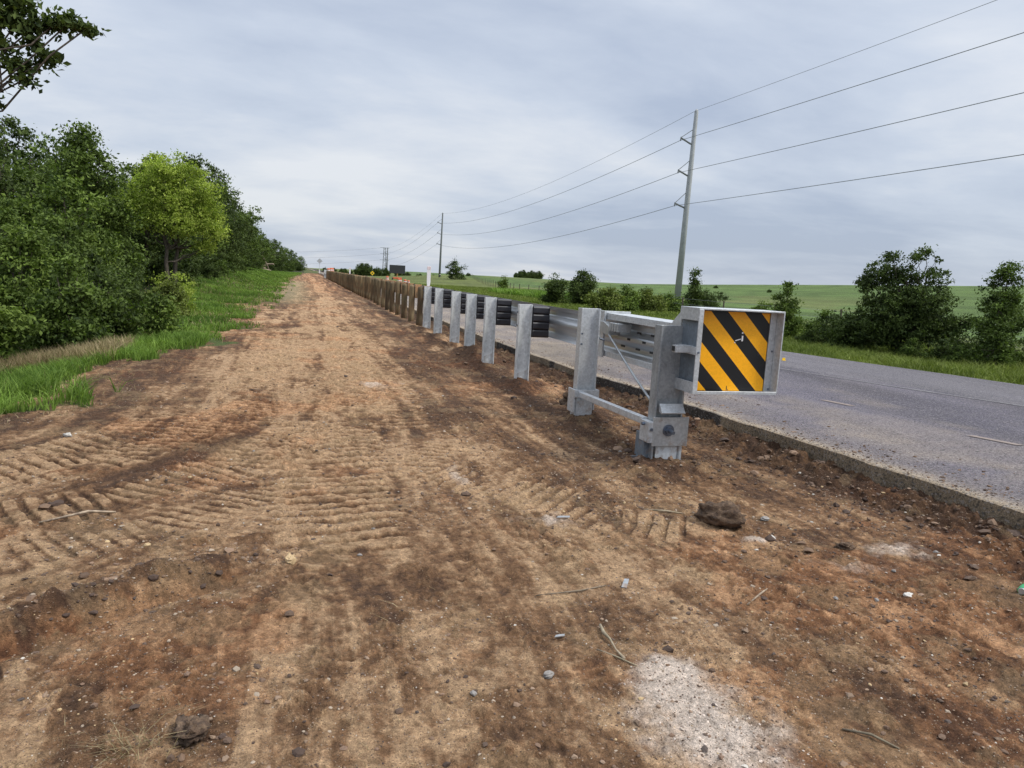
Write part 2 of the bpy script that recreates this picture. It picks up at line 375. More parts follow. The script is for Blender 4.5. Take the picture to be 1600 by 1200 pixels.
# asphalt slab: colour attribute carries dust and wear, texture adds the aggregate
A_ = Mt('asphalt'); base = A_.attr('Col')
nA = A_.noise(130, 3, .75); nB = A_.noise(45, 5, .75); nW = A_.noise(1, 5, .6, A_.mapped((2.2, .18, 1)))
c = A_.mix(1, base, A_.ramp(A_.math('ADD', A_.math('MULTIPLY', nA, .6), A_.math('MULTIPLY', nB, .4)), [(.34, .30), (.5, .92), (.66, 2.1)]), 'MULTIPLY')
c = A_.mix(.8, c, A_.ramp(nW, [(.32, .82), (.68, 1.2)]), 'MULTIPLY')
av = A_.voro(70); asep = A_.n.new('ShaderNodeSeparateColor'); A_.l.new(av, asep.inputs[0])
c = A_.mix(A_.math('MULTIPLY', A_.math('GREATER_THAN', asep.outputs[0], .86), .5), c, (.30, .28, .27)); c = A_.mix(A_.math('MULTIPLY', A_.math('LESS_THAN', asep.outputs[1], .16), .6), c, (.03, .03, .033))
A_.set(color=c, rough=.85, spec=.25); A_.bump(nA, .010, 1)
# leaves
def leaf_mat(name, dark, light, tr=.25):
    M = Mt(name); t = M.attr('tint', 'Fac')
    n = M.noise(1.7, 5, .7)
    c = M.mix(t, dark, light); c = M.mix(.6, c, M.ramp(n, [(.36, .52), (.64, 1.42)]), 'MULTIPLY')
    M.set(color=c, rough=.7, spec=.16)
    tl = M.n.new('ShaderNodeBsdfTranslucent'); M.l.new(M.mix(1, c, (1.0, 1.15, .55), 'MULTIPLY'), tl.inputs[0])
    ms = M.n.new('ShaderNodeMixShader'); ms.inputs[0].default_value = tr
    M.l.new(M.b.outputs[0], ms.inputs[1]); M.l.new(tl.outputs[0], ms.inputs[2]); M.l.new(ms.outputs[0], M.out.inputs[0]); return M.m
LEAF = dict(oak=leaf_mat('oak_leaf', (.026, .044, .012), (.140, .200, .042)), dark=leaf_mat('dark_leaf', (.024, .040, .013), (.110, .152, .040)),
            lime=leaf_mat('light_leaf', (.15, .210, .032), (.50, .58, .13), .42), mid=leaf_mat('mid_leaf', (.040, .068, .016), (.185, .255, .052)),
            olive=leaf_mat('olive_leaf', (.060, .082, .020), (.21, .25, .06)))
GR = dict(lush=leaf_mat('grass_blade', (.070, .130, .022), (.25, .37, .075), .34), verge=leaf_mat('verge_blade', (.085, .120, .022), (.24, .28, .07), .3), dry=leaf_mat('dry_blade', (.20, .15, .08), (.42, .34, .20), .2))
B_ = Mt('bark'); B_.set(color=B_.ramp(B_.noise(1, 6, .7, B_.mapped((30, 30, 7))), [(.35, (.035, .028, .022)), (.65, (.13, .105, .08))]), rough=.95); B_.bump(B_.noise(1, 5, .7, B_.mapped((40, 40, 9))), .02); BARK = B_.m
def galv(name, c, metal, rough, stain=.35, sp=26):
    M = Mt(name); vc_ = M.voro(sp*2); s1 = M.n.new('ShaderNodeSeparateColor'); M.l.new(vc_, s1.inputs[0])
    spn = M.ramp(s1.outputs[0], [(0, .86), (1, 1.10)])
    cc = M.mix(1, c, spn, 'MULTIPLY')
    n = M.noise(1, 6, .68, M.mapped((5, 5, 1.6)), 1.2)
    cc = M.mix(stain, cc, M.ramp(n, [(.34, .55), (.5, 1.0), (.66, 1.22)]), 'MULTIPLY')
    n2 = M.noise(5, 5, .7); cc = M.mix(M.ramp(n2, [(.60, 0.), (.72, .28)]), cc, (.62, .64, .64))
    # soil splashed onto the lowest part of the steel
    so_ = M.n.new('ShaderNodeSeparateXYZ'); M.l.new(M.obj(), so_.inputs[0])
    sp2 = M.math('SUBTRACT', M.noise(11, 6, .7), M.math('MULTIPLY', so_.outputs[2], .32))
    cc = M.mix(M.ramp(sp2, [(.46, 0.), (.60, .65)]), cc, (.26, .17, .11))
    M.set(color=cc, metal=metal, rough=M.ramp(M.noise(9, 4, .6), [(.3, rough-.08), (.7, rough+.14)])); M.bump(M.noise(30, 3, .6), .001, .25); return M.m
STEEL = galv('galvanised_steel', (.54, .56, .575), .42, .44, .28); STEELP = galv('pale_galvanised_steel', (.60, .62, .62), .12, .58, .5, 14)
STEELD = galv('dull_galvanised_steel', (.34, .36, .375), .40, .50, .55); RAIL = galv('rail_steel', (.52, .54, .56), .80, .26, .15)
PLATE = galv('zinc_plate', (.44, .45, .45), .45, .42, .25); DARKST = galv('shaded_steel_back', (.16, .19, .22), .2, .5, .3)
HOLE = simple('slot_black', (.02, .02, .02), .8)
BOLT = simple('bolt_steel', (.16, .19, .24), .35, .7)
PLAST = Mt('black_plastic'); PLAST.set(color=PLAST.ramp(PLAST.noise(8, 4, .6), [(.3, (.016, .016, .020)), (.7, (.034, .034, .042))]), rough=.42); PLAST = PLAST.m
def woodm(name, a, b, c_):
    M = Mt(name); oi = M.n.new('ShaderNodeObjectInfo')
    n = M.noise(1, 6, .68, M.mapped((16, 16, 1.3)), 1.0); n3 = M.noise(3, 3, .6)
    cc = M.ramp(n, [(.30, a), (.5, b), (.70, c_)])
    cc = M.mix(M.ramp(n3, [(.42, 0.), (.62, .5)]), cc, (.16, .15, .085))
    cc = M.mix(1, cc, M.ramp(oi.outputs['Random'], [(0, .58), (1, 1.35)]), 'MULTIPLY')
    M.set(color=cc, rough=.85); M.bump(n, .006, .8); return M.m
WOOD = woodm('treated_pine', (.055, .034, .018), (.145, .090, .043), (.26, .17, .085)); WOODB = woodm('fresh_pine_block', (.20, .10, .05), (.36, .19, .09), (.48, .28, .15))
WEATH = woodm('weathered_log', (.12, .09, .065), (.27, .21, .15), (.45, .36, .26))
WHITE = simple('white_plastic', (.78, .76, .76), .5, 0, .04); ORANGE = simple('orange_plastic', (.55, .13, .05), .6); BLACK = simple('black_paint', (.025, .027, .030), .55)
YEL = simple('yellow_reflector', (.80, .52, .02), .4); GREEN = simple('green_can_paint', (.02, .30, .10), .3); ALU = simple('bare_aluminium', (.6, .62, .63), .35, .8)
CONC = simple('pole_concrete', (.34, .35, .36), .75, 0, .14, 2); POLEG = simple('weathered_pole', (.16, .17, .17), .8)
WIRE = simple('cable_aluminium', (.20, .21, .22), .5, .3); STONE = Mt('stones'); STONE.set(color=STONE.attr('Col'), rough=.85); STONE.bump(STONE.noise(90, 3, .6), .004); STONE = STONE.m
CLOD = Mt('clod_soil'); cn = CLOD.noise(22, 6, .7); CLOD.set(color=CLOD.ramp(cn, [(.35, (.050, .030, .020)), (.55, (.12, .075, .045)), (.72, (.26, .175, .11))]), rough=.95); CLOD.bump(cn, .025); CLOD = CLOD.m
RM = Mt('rail_zinc'); rn_ = RM.noise(1, 5, .6, RM.mapped((6, .5, 9))); RM.set(color=RM.ramp(rn_, [(.3, (.40, .42, .44)), (.5, (.55, .57, .59)), (.7, (.68, .70, .71))]), metal=.8, rough=RM.ramp(rn_, [(.3, .30), (.7, .42)])); RAIL = RM.m
# striped panel: prismatic yellow sheeting with black bars sloping down to the right
SH = Mt('striped_sheeting'); so_ = SH.n.new('ShaderNodeSeparateXYZ'); SH.l.new(SH.obj(), so_.inputs[0])
u = SH.math('MULTIPLY', so_.outputs[0], 1/.735); vv = SH.math('MULTIPLY', so_.outputs[2], 1/.715)   # 0..1 across the sheet
k = SH.math('ADD', SH.math('MULTIPLY', u, 1/.47), SH.math('MULTIPLY', vv, 1/.485))           # bars slope down to the right
k = SH.math('FRACT', SH.math('ADD', k, 8-1/.485-.36))
bar = SH.math('LESS_THAN', k, .50)
vs = SH.voro(90); sp_ = SH.n.new('ShaderNodeSeparateColor'); SH.l.new(vs, sp_.inputs[0])
yel = SH.mix(1, (.98, .44, .008), SH.ramp(SH.math('ADD', SH.math('MULTIPLY', sp_.outputs[0], .4), SH.math('MULTIPLY', SH.noise(7, 4), .6)), [(.2, .90), (.8, 1.07)]), 'MULTIPLY')
cc = SH.mix(bar, yel, (.012, .012, .013))
SH.set(color=cc, rough=.38, spec=.4); SHEET = SH.m
# ------------------------------------------------------------------ terrain mesh
rad = np.concatenate([[0.02], np.linspace(.4, 1.5, 14), np.geomspace(1.5, 22, 860)[1:], np.geomspace(22, 62, 130)[1:], np.geomspace(62, 3600, 130)[1:]])
hd = yaw
fine = np.linspace(hd-R(43), hd+R(43), 1150); coarse = np.linspace(hd+R(43), hd-R(43)+2*math.pi, 150)[1:-1]
ang = np.concatenate([fine, coarse]); na = len(ang); nr = len(rad)
AA, RR = np.meshgrid(ang, rad); X = (RR*np.sin(AA)).ravel(); Y = (RR*np.cos(AA)).ravel()
dz, cl, gm_ = detail(X, Y); Z = macro(X, Y)+dz
i = np.arange(nr-1)[:, None]*na; j = np.arange(na)[None, :]; jn = (j+1) % na
F = np.stack([(i+j).ravel(), (i+jn).ravel(), (i+na+jn).ravel(), (i+na+j).ravel()], 1)
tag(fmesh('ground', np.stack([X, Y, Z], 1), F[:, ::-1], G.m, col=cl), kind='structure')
# ------------------------------------------------------------------ road
ys = np.concatenate([np.arange(-20, 0, 1.), np.arange(0, 26, .05), np.arange(26, 60, .5), np.geomspace(60, 900, 60)])
us = np.concatenate([[0, 0, .004, .01, .02, .035, .05, .08], np.linspace(.1, 1, 36), [1.0]]); nu = len(us)
YY, UU = np.meshgrid(ys, us, indexing='ij')
jag = (fbm(YY*0+3, YY, 1.1, 3, 61)-.5)*.12 + (fbm(YY*0+9, YY, .25, 3, 62, .6)-.5)*.07
# a bite is broken out of the edge beside the cable
jag = jag + .16*np.exp(-((YY-8.9)/.35)**2)
e0 = xedge(YY)+jag*(YY < 40); e1 = xfar(YY)
XX = e0+(e1-e0)*UU; XX[:, 0] -= .015
ZZ = .20+.05*S(UU/.25)-.02*S((UU-.7)/.3)-1.8*S((YY-190)/150)*.5*UU
ZZ = ZZ+(fbm(XX, YY, 1.5, 3, 63)-.5)*.012
ZZ[:, 1] -= .012; ZZ[:, 0] = -.06; ZZ[:, -1] = -.05
XX[:, 0] += .05*(vn(YY[:, 0]/.12, YY[:, 0]*0, 64)-.3)
d_e = (XX-e0)
asph = np.array([.094, .087, .110]); dust = np.array([.34, .275, .20])
dm = np.exp(-d_e/.12)*1.15 + .34*np.exp(-((d_e-.85-(fbm(XX, YY, 2.5, 3, 66)-.5)*.9)/.30)**2)*S((fbm(XX, YY, .8, 4, 67)-.30)/.25) + .17*np.exp(-d_e/.8)+.11*fbm(XX, YY, 1.1, 4, 68)
dm = dm + .22*S((fbm(XX*1.2, YY*.35, 1.6, 4, 69)-.64)/.05)*(d_e < 5)
dm = np.maximum(dm, (.42*S((YY-8.5)/5)+.6*(fbm(XX, YY*.5, .4, 5, 70)-.35)*S((YY-8.5)/5))*(1-S((d_e-1.2)/1.8)))
dm = np.clip(dm*(.55+.9*fbm(XX, YY, .18, 4, 65)), 0, .95)[..., None]
lane = (fbm(XX-.22*YY*(YY < 16), YY*.04, 1.1, 3, 71))[..., None]
rc = asph*(.36+.98*lane)*(1-dm)+dust*dm
smooth_l = S((d_e-(XX*0+np.interp(YY, [0, 16], [6.0, 4.1])))/.15)[..., None]
rc = rc*(1-smooth_l*.6)+np.array([.150, .142, .150])*smooth_l*.6
fc = np.where((fbm(YY[:, 0]*0+1, YY[:, 0], .9, 3, 73) > .56)[:, None], np.array([.06, .05, .042]), np.array([.24, .185, .125]))
rc[:, 0] = fc*.7; rc[:, 1] = fc*1.0
i = np.arange(len(ys)-1)[:, None]*nu; j = np.arange(nu-1)[None, :]
F = np.stack([(i+j).ravel(), (i+j+1).ravel(), (i+nu+j+1).ravel(), (i+nu+j).ravel()], 1)
tag(fmesh('road', np.stack([XX.ravel(), YY.ravel(), ZZ.ravel()], 1), F, A_.m, col=rc.reshape(-1, 3), smooth=False), kind='structure')
def roadz(x, y):
    e0_ = xedge(y); u_ = (x-e0_)/(xfar(y)-e0_); return float(.20+.05*S(u_/.25)-.02*S((u_-.7)/.3)+(fbm(np.array([x]), np.array([y]), 1.5, 3, 63)[0]-.5)*.012)
def stripe(name, pts, wd, mat):
    P = []; 
    for x, y in pts: P += [(x-wd/2, y, roadz(x, y)+.006), (x+wd/2, y, roadz(x, y)+.006)]
    return tag(fmesh(name, P, [(2*i, 2*i+1, 2*i+3, 2*i+2) for i in range(len(pts)-1)], mat), kind='structure')
lw = Mt('worn_paint'); n = lw.noise(60, 4, .7); lw.set(color=lw.ramp(n, [(.45, (.11, .105, .112)), (.64, (.32, .31, .31))]), rough=.8)
lb = simple('worn_white_paint', (.36, .35, .34), .7)
yl = np.arange(2, 60, .5); xl = np.interp(yl, [2, 7.8, 9.45, 11.44, 14, 20, 45], [11.9, 9.9, 9.28, 8.67, 8.15, 7.9, 7.7])
stripe('lane_line', list(zip(xl, yl)), .07, lw.m)
stripe('lane_dash', [(9.48, 8.95), (9.34, 9.3)], .08, lb)
for (a, b) in (((7.05, 5.5), (6.9, 5.95)), ((6.9, 7.7), (6.8, 8.15))): stripe('road_scuff', [a, b], .10, simple('tan_scuff', (.22, .175, .15), .8))
# ------------------------------------------------------------------ guardrail
def ibeam(mb, x0, x1, y0, y1, z0, z1, t=.012):
    """web across x, flanges on both x sides"""
    ym = (y0+y1)/2
    P = [(x0, y0), (x0+t, y0), (x0+t, ym-t/2), (x1-t, ym-t/2), (x1-t, y0), (x1, y0), (x1, y1), (x1-t, y1), (x1-t, ym+t/2), (x0+t, ym+t/2), (x0+t, y1), (x0, y1)]
    mb.prism([(a, b, z0) for a, b in P], (0, 0, z1-z0))
def hexbolt(mb, x, y, z, r, d, axis='y'):
    n_ = 6; a = [(math.cos(k*math.pi/3)*r, math.sin(k*math.pi/3)*r) for k in range(n_)]
    if axis == 'y': mb.prism([(x+p, y, z+q_) for p, q_ in a], (0, d, 0))
    else: mb.prism([(x, y+p, z+q_) for p, q_ in a], (d, 0, 0))
RX = 3.66
def railx(y): return float(np.interp(y, [10.7, 23], [3.66, 3.86]))
def beam_profile(x=RX, z0=.785, z1=1.26):
    # two-hump corrugated beam seen from behind: (offset towards the road, height fraction)
    pr = [(.0, 0), (.012, .03), (.075, .13), (.082, .17), (.082, .27), (.075, .31), (.008, .43), (.0, .47), (.0, .53), (.008, .57), (.075, .69), (.082, .73), (.082, .83), (.075, .87), (.012, .97), (.0, 1)]
    return [(x+a, z0+(z1-z0)*h) for a, h in pr]
def beam(mb, y0, y1, dx=0, xf=lambda y: 0, n_=2):
    pr = beam_profile(); t = .006; V = []; F = []; m_ = len(pr)
    for i_ in range(n_):
        y = y0+(y1-y0)*i_/(n_-1); ex = (railx(y)-RX) if n_ > 2 else 0
        V += [(a+dx+ex, y, z) for a, z in pr]+[(a+dx+t+ex, y, z+.0) for a, z in pr]
    for i_ in range(n_-1):
        b0 = i_*2*m_; b1 = b0+2*m_
        for k_ in range(m_-1):
            F.append((b0+k_, b0+k_+1, b1+k_+1, b1+k_)); F.append((b0+m_+k_, b1+m_+k_, b1+m_+k_+1, b0+m_+k_+1))
        F.append((b0, b1, b1+m_, b0+m_)); F.append((b0+m_-1, b0+2*m_-1, b1+2*m_-1, b1+m_-1))
    for b0 in (0, (n_-1)*2*m_):
        for k_ in range(m_-1): F.append((b0+k_, b0+m_+k_, b0+m_+k_+1, b0+k_+1))
    mb.add(V, F)
def postx(y): return np.interp(y, [5.9, 10.7, 16.4, 23, 200], [3.22, 3.28, 3.36, 3.54, 3.56])
# -- end terminal: steel posts, feeder frame, striped head
T = thing('guardrail_terminal', (3.3, 5.9, 0), 'galvanised steel guardrail end terminal with a yellow and black striped impact head', 'guardrail end')
def child(o, label=None):
    """keep world placement under an Empty at T.location"""
    o.location = o.location-o.parent.location if o.parent.parent is None else o.location
    if label: o['label'] = label
    return o
# front post
mb = MB(); ibeam(mb, 3.085, 3.37, 5.86, 5.99, .02, 1.31, .018)
fp = child(mb.build('front_post', STEELD, T, bevel=.002))
mb = MB(); mb.box(3.07, 3.43, 5.838, 5.852, .205, .475); pl_ = mb.build('bearing_plate', PLATE, fp, bevel=.002)
mb = MB(); hexbolt(mb, 3.225, 5.805, .355, .040, .03); mb.tube([(3.225, 5.81, .355), (3.225, 5.735, .350)], .017, 10); mb.tube([(3.225, 5.836, .355), (3.225, 5.826, .355)], .055, 18)
mb.build('anchor_nut', BOLT, fp)
mb = MB(); mb.prism([(3.12, 5.852, .53), (3.12, 5.79, .515), (3.12, 5.782, .525), (3.12, 5.848, .60)], (.235, 0, 0)); mb.build('lug', STEEL, fp)
mb = MB(); mb.box(3.13, 3.40, 5.87, 6.03, -.08, .20); mb.build('ground_tube', STEELP, fp, bevel=.003)
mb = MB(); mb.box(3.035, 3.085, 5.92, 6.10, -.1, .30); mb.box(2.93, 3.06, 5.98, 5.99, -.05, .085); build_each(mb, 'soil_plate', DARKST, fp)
mb = MB(); mb.box(3.028, 3.084, 5.84, 6.02, .235, .43); mb.build('strut_bracket', STEEL, fp, bevel=.003)
mb = MB(); hexbolt(mb, 3.055, 5.828, .36, .016, .02); hexbolt(mb, 3.0, 5.93, .40, .016, .03, 'x'); build_each(mb, 'bracket_bolt', BOLT, fp)
# second post with collar
mb = MB(); ibeam(mb, 3.06, 3.295, 7.76, 7.88, .18, 1.36, .018); sp = child(mb.build('steel_post', STEEL, T, bevel=.002))
mb = MB(); mb.box(3.05, 3.27, 7.75, 7.91, -.15, .30); mb.build('ground_tube', STEEL, sp, bevel=.012, seg_=2)
mb = MB(); mb.box(3.02, 3.325, 7.715, 7.735, .33, .42); mb.box(3.02, 3.04, 7.735, 7.93, .15, .42); mb.box(3.31, 3.325, 7.735, 7.93, .33, .42); mb.build('collar', STEEL, sp, bevel=.002)
mb = MB(); mb.tube([(3.10, 7.70, .375), (3.10, 7.66, .375)], .028, 10); mb.tube([(3.305, 7.78, 1.02), (3.37, 7.78, 1.0)], .012, 8); hexbolt(mb, 3.07, 7.73, .95, .014, .012); hexbolt(mb, 3.07, 7.73, 1.07, .012, .012); build_each(mb, 'bolt', BOLT, sp)
# strut between the two
mb = MB(); mb.prism([(3.07, 7.72, .335), (3.13, 7.72, .335), (3.13, 7.72, .40), (3.07, 7.72, .40)], (-.035, -1.72, .045)); child(mb.build('ground_strut', STEEL, T, bevel=.004))
# cable
mb = MB(); P = []
for t_ in np.linspace(0, 1, 14): P.append((3.53-.24*t_, 8.12-2.1*t_, 1.10-.70*t_-.03*math.sin(math.pi*t_)))
mb.tube(P, .013, 8); child(mb.build('anchor_cable', STEELD, T, smooth=True))
mb = MB(); mb.prism([(3.50, 8.55, 1.12), (3.50, 8.05, 1.04), (3.50, 7.98, 1.05), (3.50, 7.98, 1.15), (3.50, 8.15, 1.20), (3.50, 8.55, 1.18)], (.155, 0, 0))
for k_ in range(4): mb.box(3.49, 3.66, 7.70+.07*k_, 7.735+.07*k_, 1.10, 1.20)
child(mb.build('cable_bracket', PLATE, T, bevel=.004))
# beam of the terminal
mb = MB(); beam(mb, 6.0, 11.35); rb = child(mb.build('rail_beam', RAIL, T))
mb = MB()
for y in (7.1, 7.45, 7.85, 8.9, 9.3):
    for z in (.93, 1.115): mb.box(RX+.003, RX+.012, y, y+.10, z-.012, z+.012)
for y in (7.3, 7.7): mb.box(RX-.004, RX+.004, y, y+.08, 1.01, 1.035)
build_each(mb, 'slot', HOLE, rb)
# feeder frame round the beam
mb = MB()
mb.box(3.56, 3.86, 6.02, 8.28, 1.285, 1.299); mb.box(3.56, 3.575, 6.02, 8.28, 1.225, 1.285)
mb.box(3.56, 3.86, 6.02, 8.28, .772, .786); mb.box(3.56, 3.575, 6.02, 8.28, .786, .838)
child(mb.build('feeder_chute', STEEL, T, bevel=.002))
mb = MB(); mb.box(3.52, 3.545, 8.18, 8.30, .757, 1.325); mb.box(3.545, 3.87, 8.18, 8.192, 1.300, 1.325); mb.box(3.85, 3.875, 6.02, 8.17, .79, 1.284); child(mb.build('chute_end_flange', STEEL, T, bevel=.002))
mb = MB(); mb.prism([(3.56, 6.55, 1.301), (3.87, 6.55, 1.301), (4.05, 5.98, 1.44), (3.34, 5.98, 1.44)], (0, 0, .012)); mb.prism([(3.555, 6.55, .78), (3.555, 6.55, 1.30), (3.34, 5.98, 1.44), (3.34, 5.98, .78)], (.012, 0, 0)); child(mb.build('throat', PLATE, T))
# impact head: open tray with the striped sheet
hx0, hx1, hz0, hz1, hy = 3.295, 4.165, .745, 1.475, 5.60
mb = MB()
mb.box(hx0, hx1, hy, hy+.33, hz1, hz1+.014)                      # top plate
mb.box(hx0+.02, hx1-.03, hy, hy+.16, hz0-.012, hz0)               # bottom ledge
mb.box(hx0+.046, hx1-.013, hy-.004, hy-.001, hz0-.014, hz0+.014)  # bottom front lip
mb.box(hx1-.012, hx1, hy, hy+.16, hz0, hz1-.001)                  # right wall
mb.box(hx0, hx0+.045, hy-.004, hy+.008, hz0-.012, hz1)            # left front flange
mb.box(hx0, hx0+.35, hy+.008, hy+.33, hz0-.012, hz0)              # bottom of the side pocket
mb.box(hx0, hx0+.014, hy+.008, hy+.33, hz1-.10, hz1-.001)         # upper side rib
mb.box(hx0, hx0+.014, hy+.008, hy+.33, hz0+.002, hz0+.09)         # lower side rib
mb.box(hx0, hx0+.030, hy+.009, hy+.33, 1.075, 1.145)              # middle side rib
mb.box(hx1-.075, hx1-.013, hy+.10, hy+.112, hz0+.001, hz1-.001)   # inner return beside the sheet
hd_ = child(mb.build('impact_head', STEEL, T, bevel=.0015))
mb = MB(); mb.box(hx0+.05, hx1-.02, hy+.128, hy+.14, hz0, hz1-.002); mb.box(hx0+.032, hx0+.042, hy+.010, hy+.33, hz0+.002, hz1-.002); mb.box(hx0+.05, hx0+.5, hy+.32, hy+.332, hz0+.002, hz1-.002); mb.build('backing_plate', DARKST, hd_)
mb = MB(); mb.box(0, .735, 0, .004, 0, .715); shp = mb.build('striped_sheet', SHEET, hd_); shp.location = (hx0+.052, hy+.105, hz0+.004)
for e_ in (SH.m,): pass
mb = MB(); mb.box(.46, .475, -.003, 0, .455, .505); mb.prism([(.395, -.003, .462), (.455, -.003, .478), (.45, -.003, .47), (.40, -.003, .455)], (0, .003, 0)); mb.box(.388, .398, -.003, 0, .437, .446)
mb.tube([(.465, -.003, .53), (.465, 0, .53)], .008, 8); sc_ = mb.build('scratch', WHITE, hd_); sc_.location = shp.location
mb = MB(); mb.box(.352, .357, -.003, 0, .012, .045); mb.box(.352, .372, -.003, 0, .008, .012); mb.box(.640, .664, -.003, 0, .330, .335); mb.box(.640, .664, -.003, 0, .342, .347); mb.box(.643, .660, -.003, 0, .335, .342); 
for sc_ in build_each(mb, 'sheet_mark', BLACK, hd_): sc_.location = shp.location
mb = MB(); mb.box(3.15, 3.36, 5.70, 5.77, 1.085, 1.150)
tb = mb.build('cross_tube', STEEL, hd_, bevel=.005, seg_=2)
mb = MB(); mb.box(3.147, 3.149, 5.71, 5.76, 1.095, 1.14); mb.build('tube_opening', HOLE, hd_)
mb = MB(); 
for (x_, z_) in ((hx1-.03, .77), (hx1-.03, 1.12), (hx0+.022, 1.10)): hexbolt(mb, x_, hy-.012 if x_ < 3.5 else hy+.095, z_, .010, .008)
build_each(mb, 'rivet', BOLT, hd_)
# a copyable steel line post with its black blockout
def blockout(x0, x1, z0=.80, z1=1.27):
    P = []; n_ = 4; h = (z1-z0)/n_; 
    for k_ in range(n_):
        for a, o_ in ((.02, .018), (.12, .0), (.5, -.006), (.88, .0), (.98, .018)): P.append((o_, z0+h*(k_+a)))
    mb_ = MB(); mb_.prism([(x0-postx(10), p+(-.085), z) for p, z in P]+[(x0-postx(10), .085-p, z) for p, z in P[::-1]], (x1-x0, 0, 0)); return mb_
def steel_post_parts(parent, y, top, dark=False):
    x = float(postx(y)); z0 = gz(x, y)-.15
    mb_ = MB(); ibeam(mb_, -.105, .105, -.05, .05, z0-0, top, .016); o = mb_.build('steel_post', STEELP, parent, bevel=.002)
    o.location = Vector((x, y, 0))-parent.location
    mb_ = MB(); hexbolt(mb_, -.127, 0, top-.12, .016, .012, 'x'); hexbolt(mb_, -.127, 0, top-.32, .016, .012, 'x'); build_each(mb_, 'bolt', BOLT, o)
    mb_ = MB(); n_ = 4; z0b, z1b = top-.50, top-.02; h = (z1b-z0b)/n_; P_ = []
    for k_ in range(n_):
        for a, o_ in ((.0, .026), (.07, .010), (.2, .0), (.8, .0), (.93, .010), (1., .026)): P_.append((o_, z0b+h*(k_+a)))
    x0b, x1b = .116, railx(y)-x-.004
    mb_.prism([(x0b, -.09+p, z) for p, z in P_]+[(x0b, .09-p, z) for p, z in P_[::-1]], (x1b-x0b, 0, 0))
    b = mb_.build('blockout', PLAST, parent); b.location = o.location
    return o
for y in POSTS[1:]: steel_post_parts(T, y, 1.285 if y > 11 else 1.27)
# splice of the beam just beyond the second blockout
mb = MB()
for y in (11.05, 11.2):
    for z in (.83, .93, 1.02, 1.12, 1.20): mb.tube([(RX-.03+.07*(z in (.83, .93, 1.12, 1.20)), y, z), (RX+.07, y, z)], .016, 6)
for o in build_each(mb, 'splice_bolt', BOLT, T): child(o)
mb = MB(); beam(mb, 11.0, 22.1, .012, n_=8); child(mb.build('rail_beam', RAIL, T))
# -- wooden post run
W = thing('guardrail', (3.55, 23, 0), 'long guardrail on close set round wooden posts running away along the road edge', 'guardrail')
wood_protos = []
for k_ in range(3):
    mb_ = MB(); rr = .095+.006*k_; sg_ = [(0, 0, z) for z in (-.25, .3, .8, 1.18)]+[(0, 0, 1.225), (0, 0, 1.262), (0, 0, 1.286), (0, 0, 1.296)]
    mb_.tube([(x+.006*math.sin(i_*2+k_), y+.005*math.cos(i_*1.7+k_), z) for i_, (x, y, z) in enumerate(sg_)], [rr*1.03, rr*1.02, rr, rr*.985, rr*.95, rr*.80, rr*.52, .01], 18)
    wood_protos.append(mb_)
pm = [None]*3; bmz = None; yw = [22.96]; 
while yw[-1] < 121.5: yw.append(yw[-1]+1.905+rng.uniform(-.10, .10))
mbb = MB(); mbb.box(.09, 3.86-3.55-.004, -.085, .085, .81, 1.27)
for i_, y in enumerate(yw):
    k_ = i_ % 3
    if pm[k_] is None: o = wood_protos[k_].build('wooden_post', WOOD, W, smooth=True); pm[k_] = o
    else: o = pm[k_].copy(); COL.objects.link(o); o.parent = W
    o.location = (0+rng.uniform(-.012, .012), y-23, rng.uniform(-.05, .03)); o.rotation_euler = (rng.uniform(-.022, .022), rng.uniform(-.025, .025), rng.uniform(0, 6))
    if bmz is None: b = mbb.build('wooden_blockout', WOODB, W, bevel=.006); bmz = b
    else: b = bmz.copy(); COL.objects.link(b); b.parent = W
    b.location = (0, y-23, 0)
y = 22.05; bm_ = None
while y < 122:
    if bm_ is None:
        mb = MB(); beam(mb, 0, 3.85, 3.86-RX); bm_ = mb.build('rail_beam', RAIL, W); o = bm_
    else: o = bm_.copy(); COL.objects.link(o); o.parent = W
    o.location = (-3.55+.004*(int(y) % 2)+.0, y-23, 0); y += 3.81
# -- far steel end
T2 = thing('guardrail_terminal', (3.55, 124, 0), 'distant pale steel posts closing the far end of the wooden guardrail', 'guardrail end')
fo = None
for y in (124, 126, 128, 130, 132.5, 135):
    if fo is None: mb_ = MB(); ibeam(mb_, -.11, .11, -.08, .08, -.2, 1.36, .02); fo = mb_.build('steel_post', STEELP, T2); o = fo
    else: o = fo.copy(); COL.objects.link(o); o.parent = T2
    o.location = (0, y-124, 0)
mb = MB(); beam(mb, 122.2, 135.5, .2); child(mb.build('rail_beam', RAIL, T2))
# delineators bolted to the rail
def delineator(y, z1, lab):
    D = thing('delineator', (3.95, y, 1.20), lab, 'delineator', 'white delineators on the guardrail')
    mb_ = MB(); mb_.prism([(-.035, 0, -.02), (.035, 0, -.02), (.06, 0, .18), (.065, 0, z1-1.2), (-.065, 0, z1-1.2), (-.06, 0, .18)], (0, .018, 0)); mb_.build('blade', WHITE, D, bevel=.003)
    mb_ = MB(); mb_.box(-.055, .055, -.004, -.001, z1-1.31, z1-1.215); mb_.build('reflector', simple('pale_reflector', (.75, .62, .62), .4), D)
delineator(23.9, 1.90, 'tall white delineator blade standing above the nearest wooden posts')
delineator(67, 1.82, 'small white delineator blade far along the wooden guardrail')
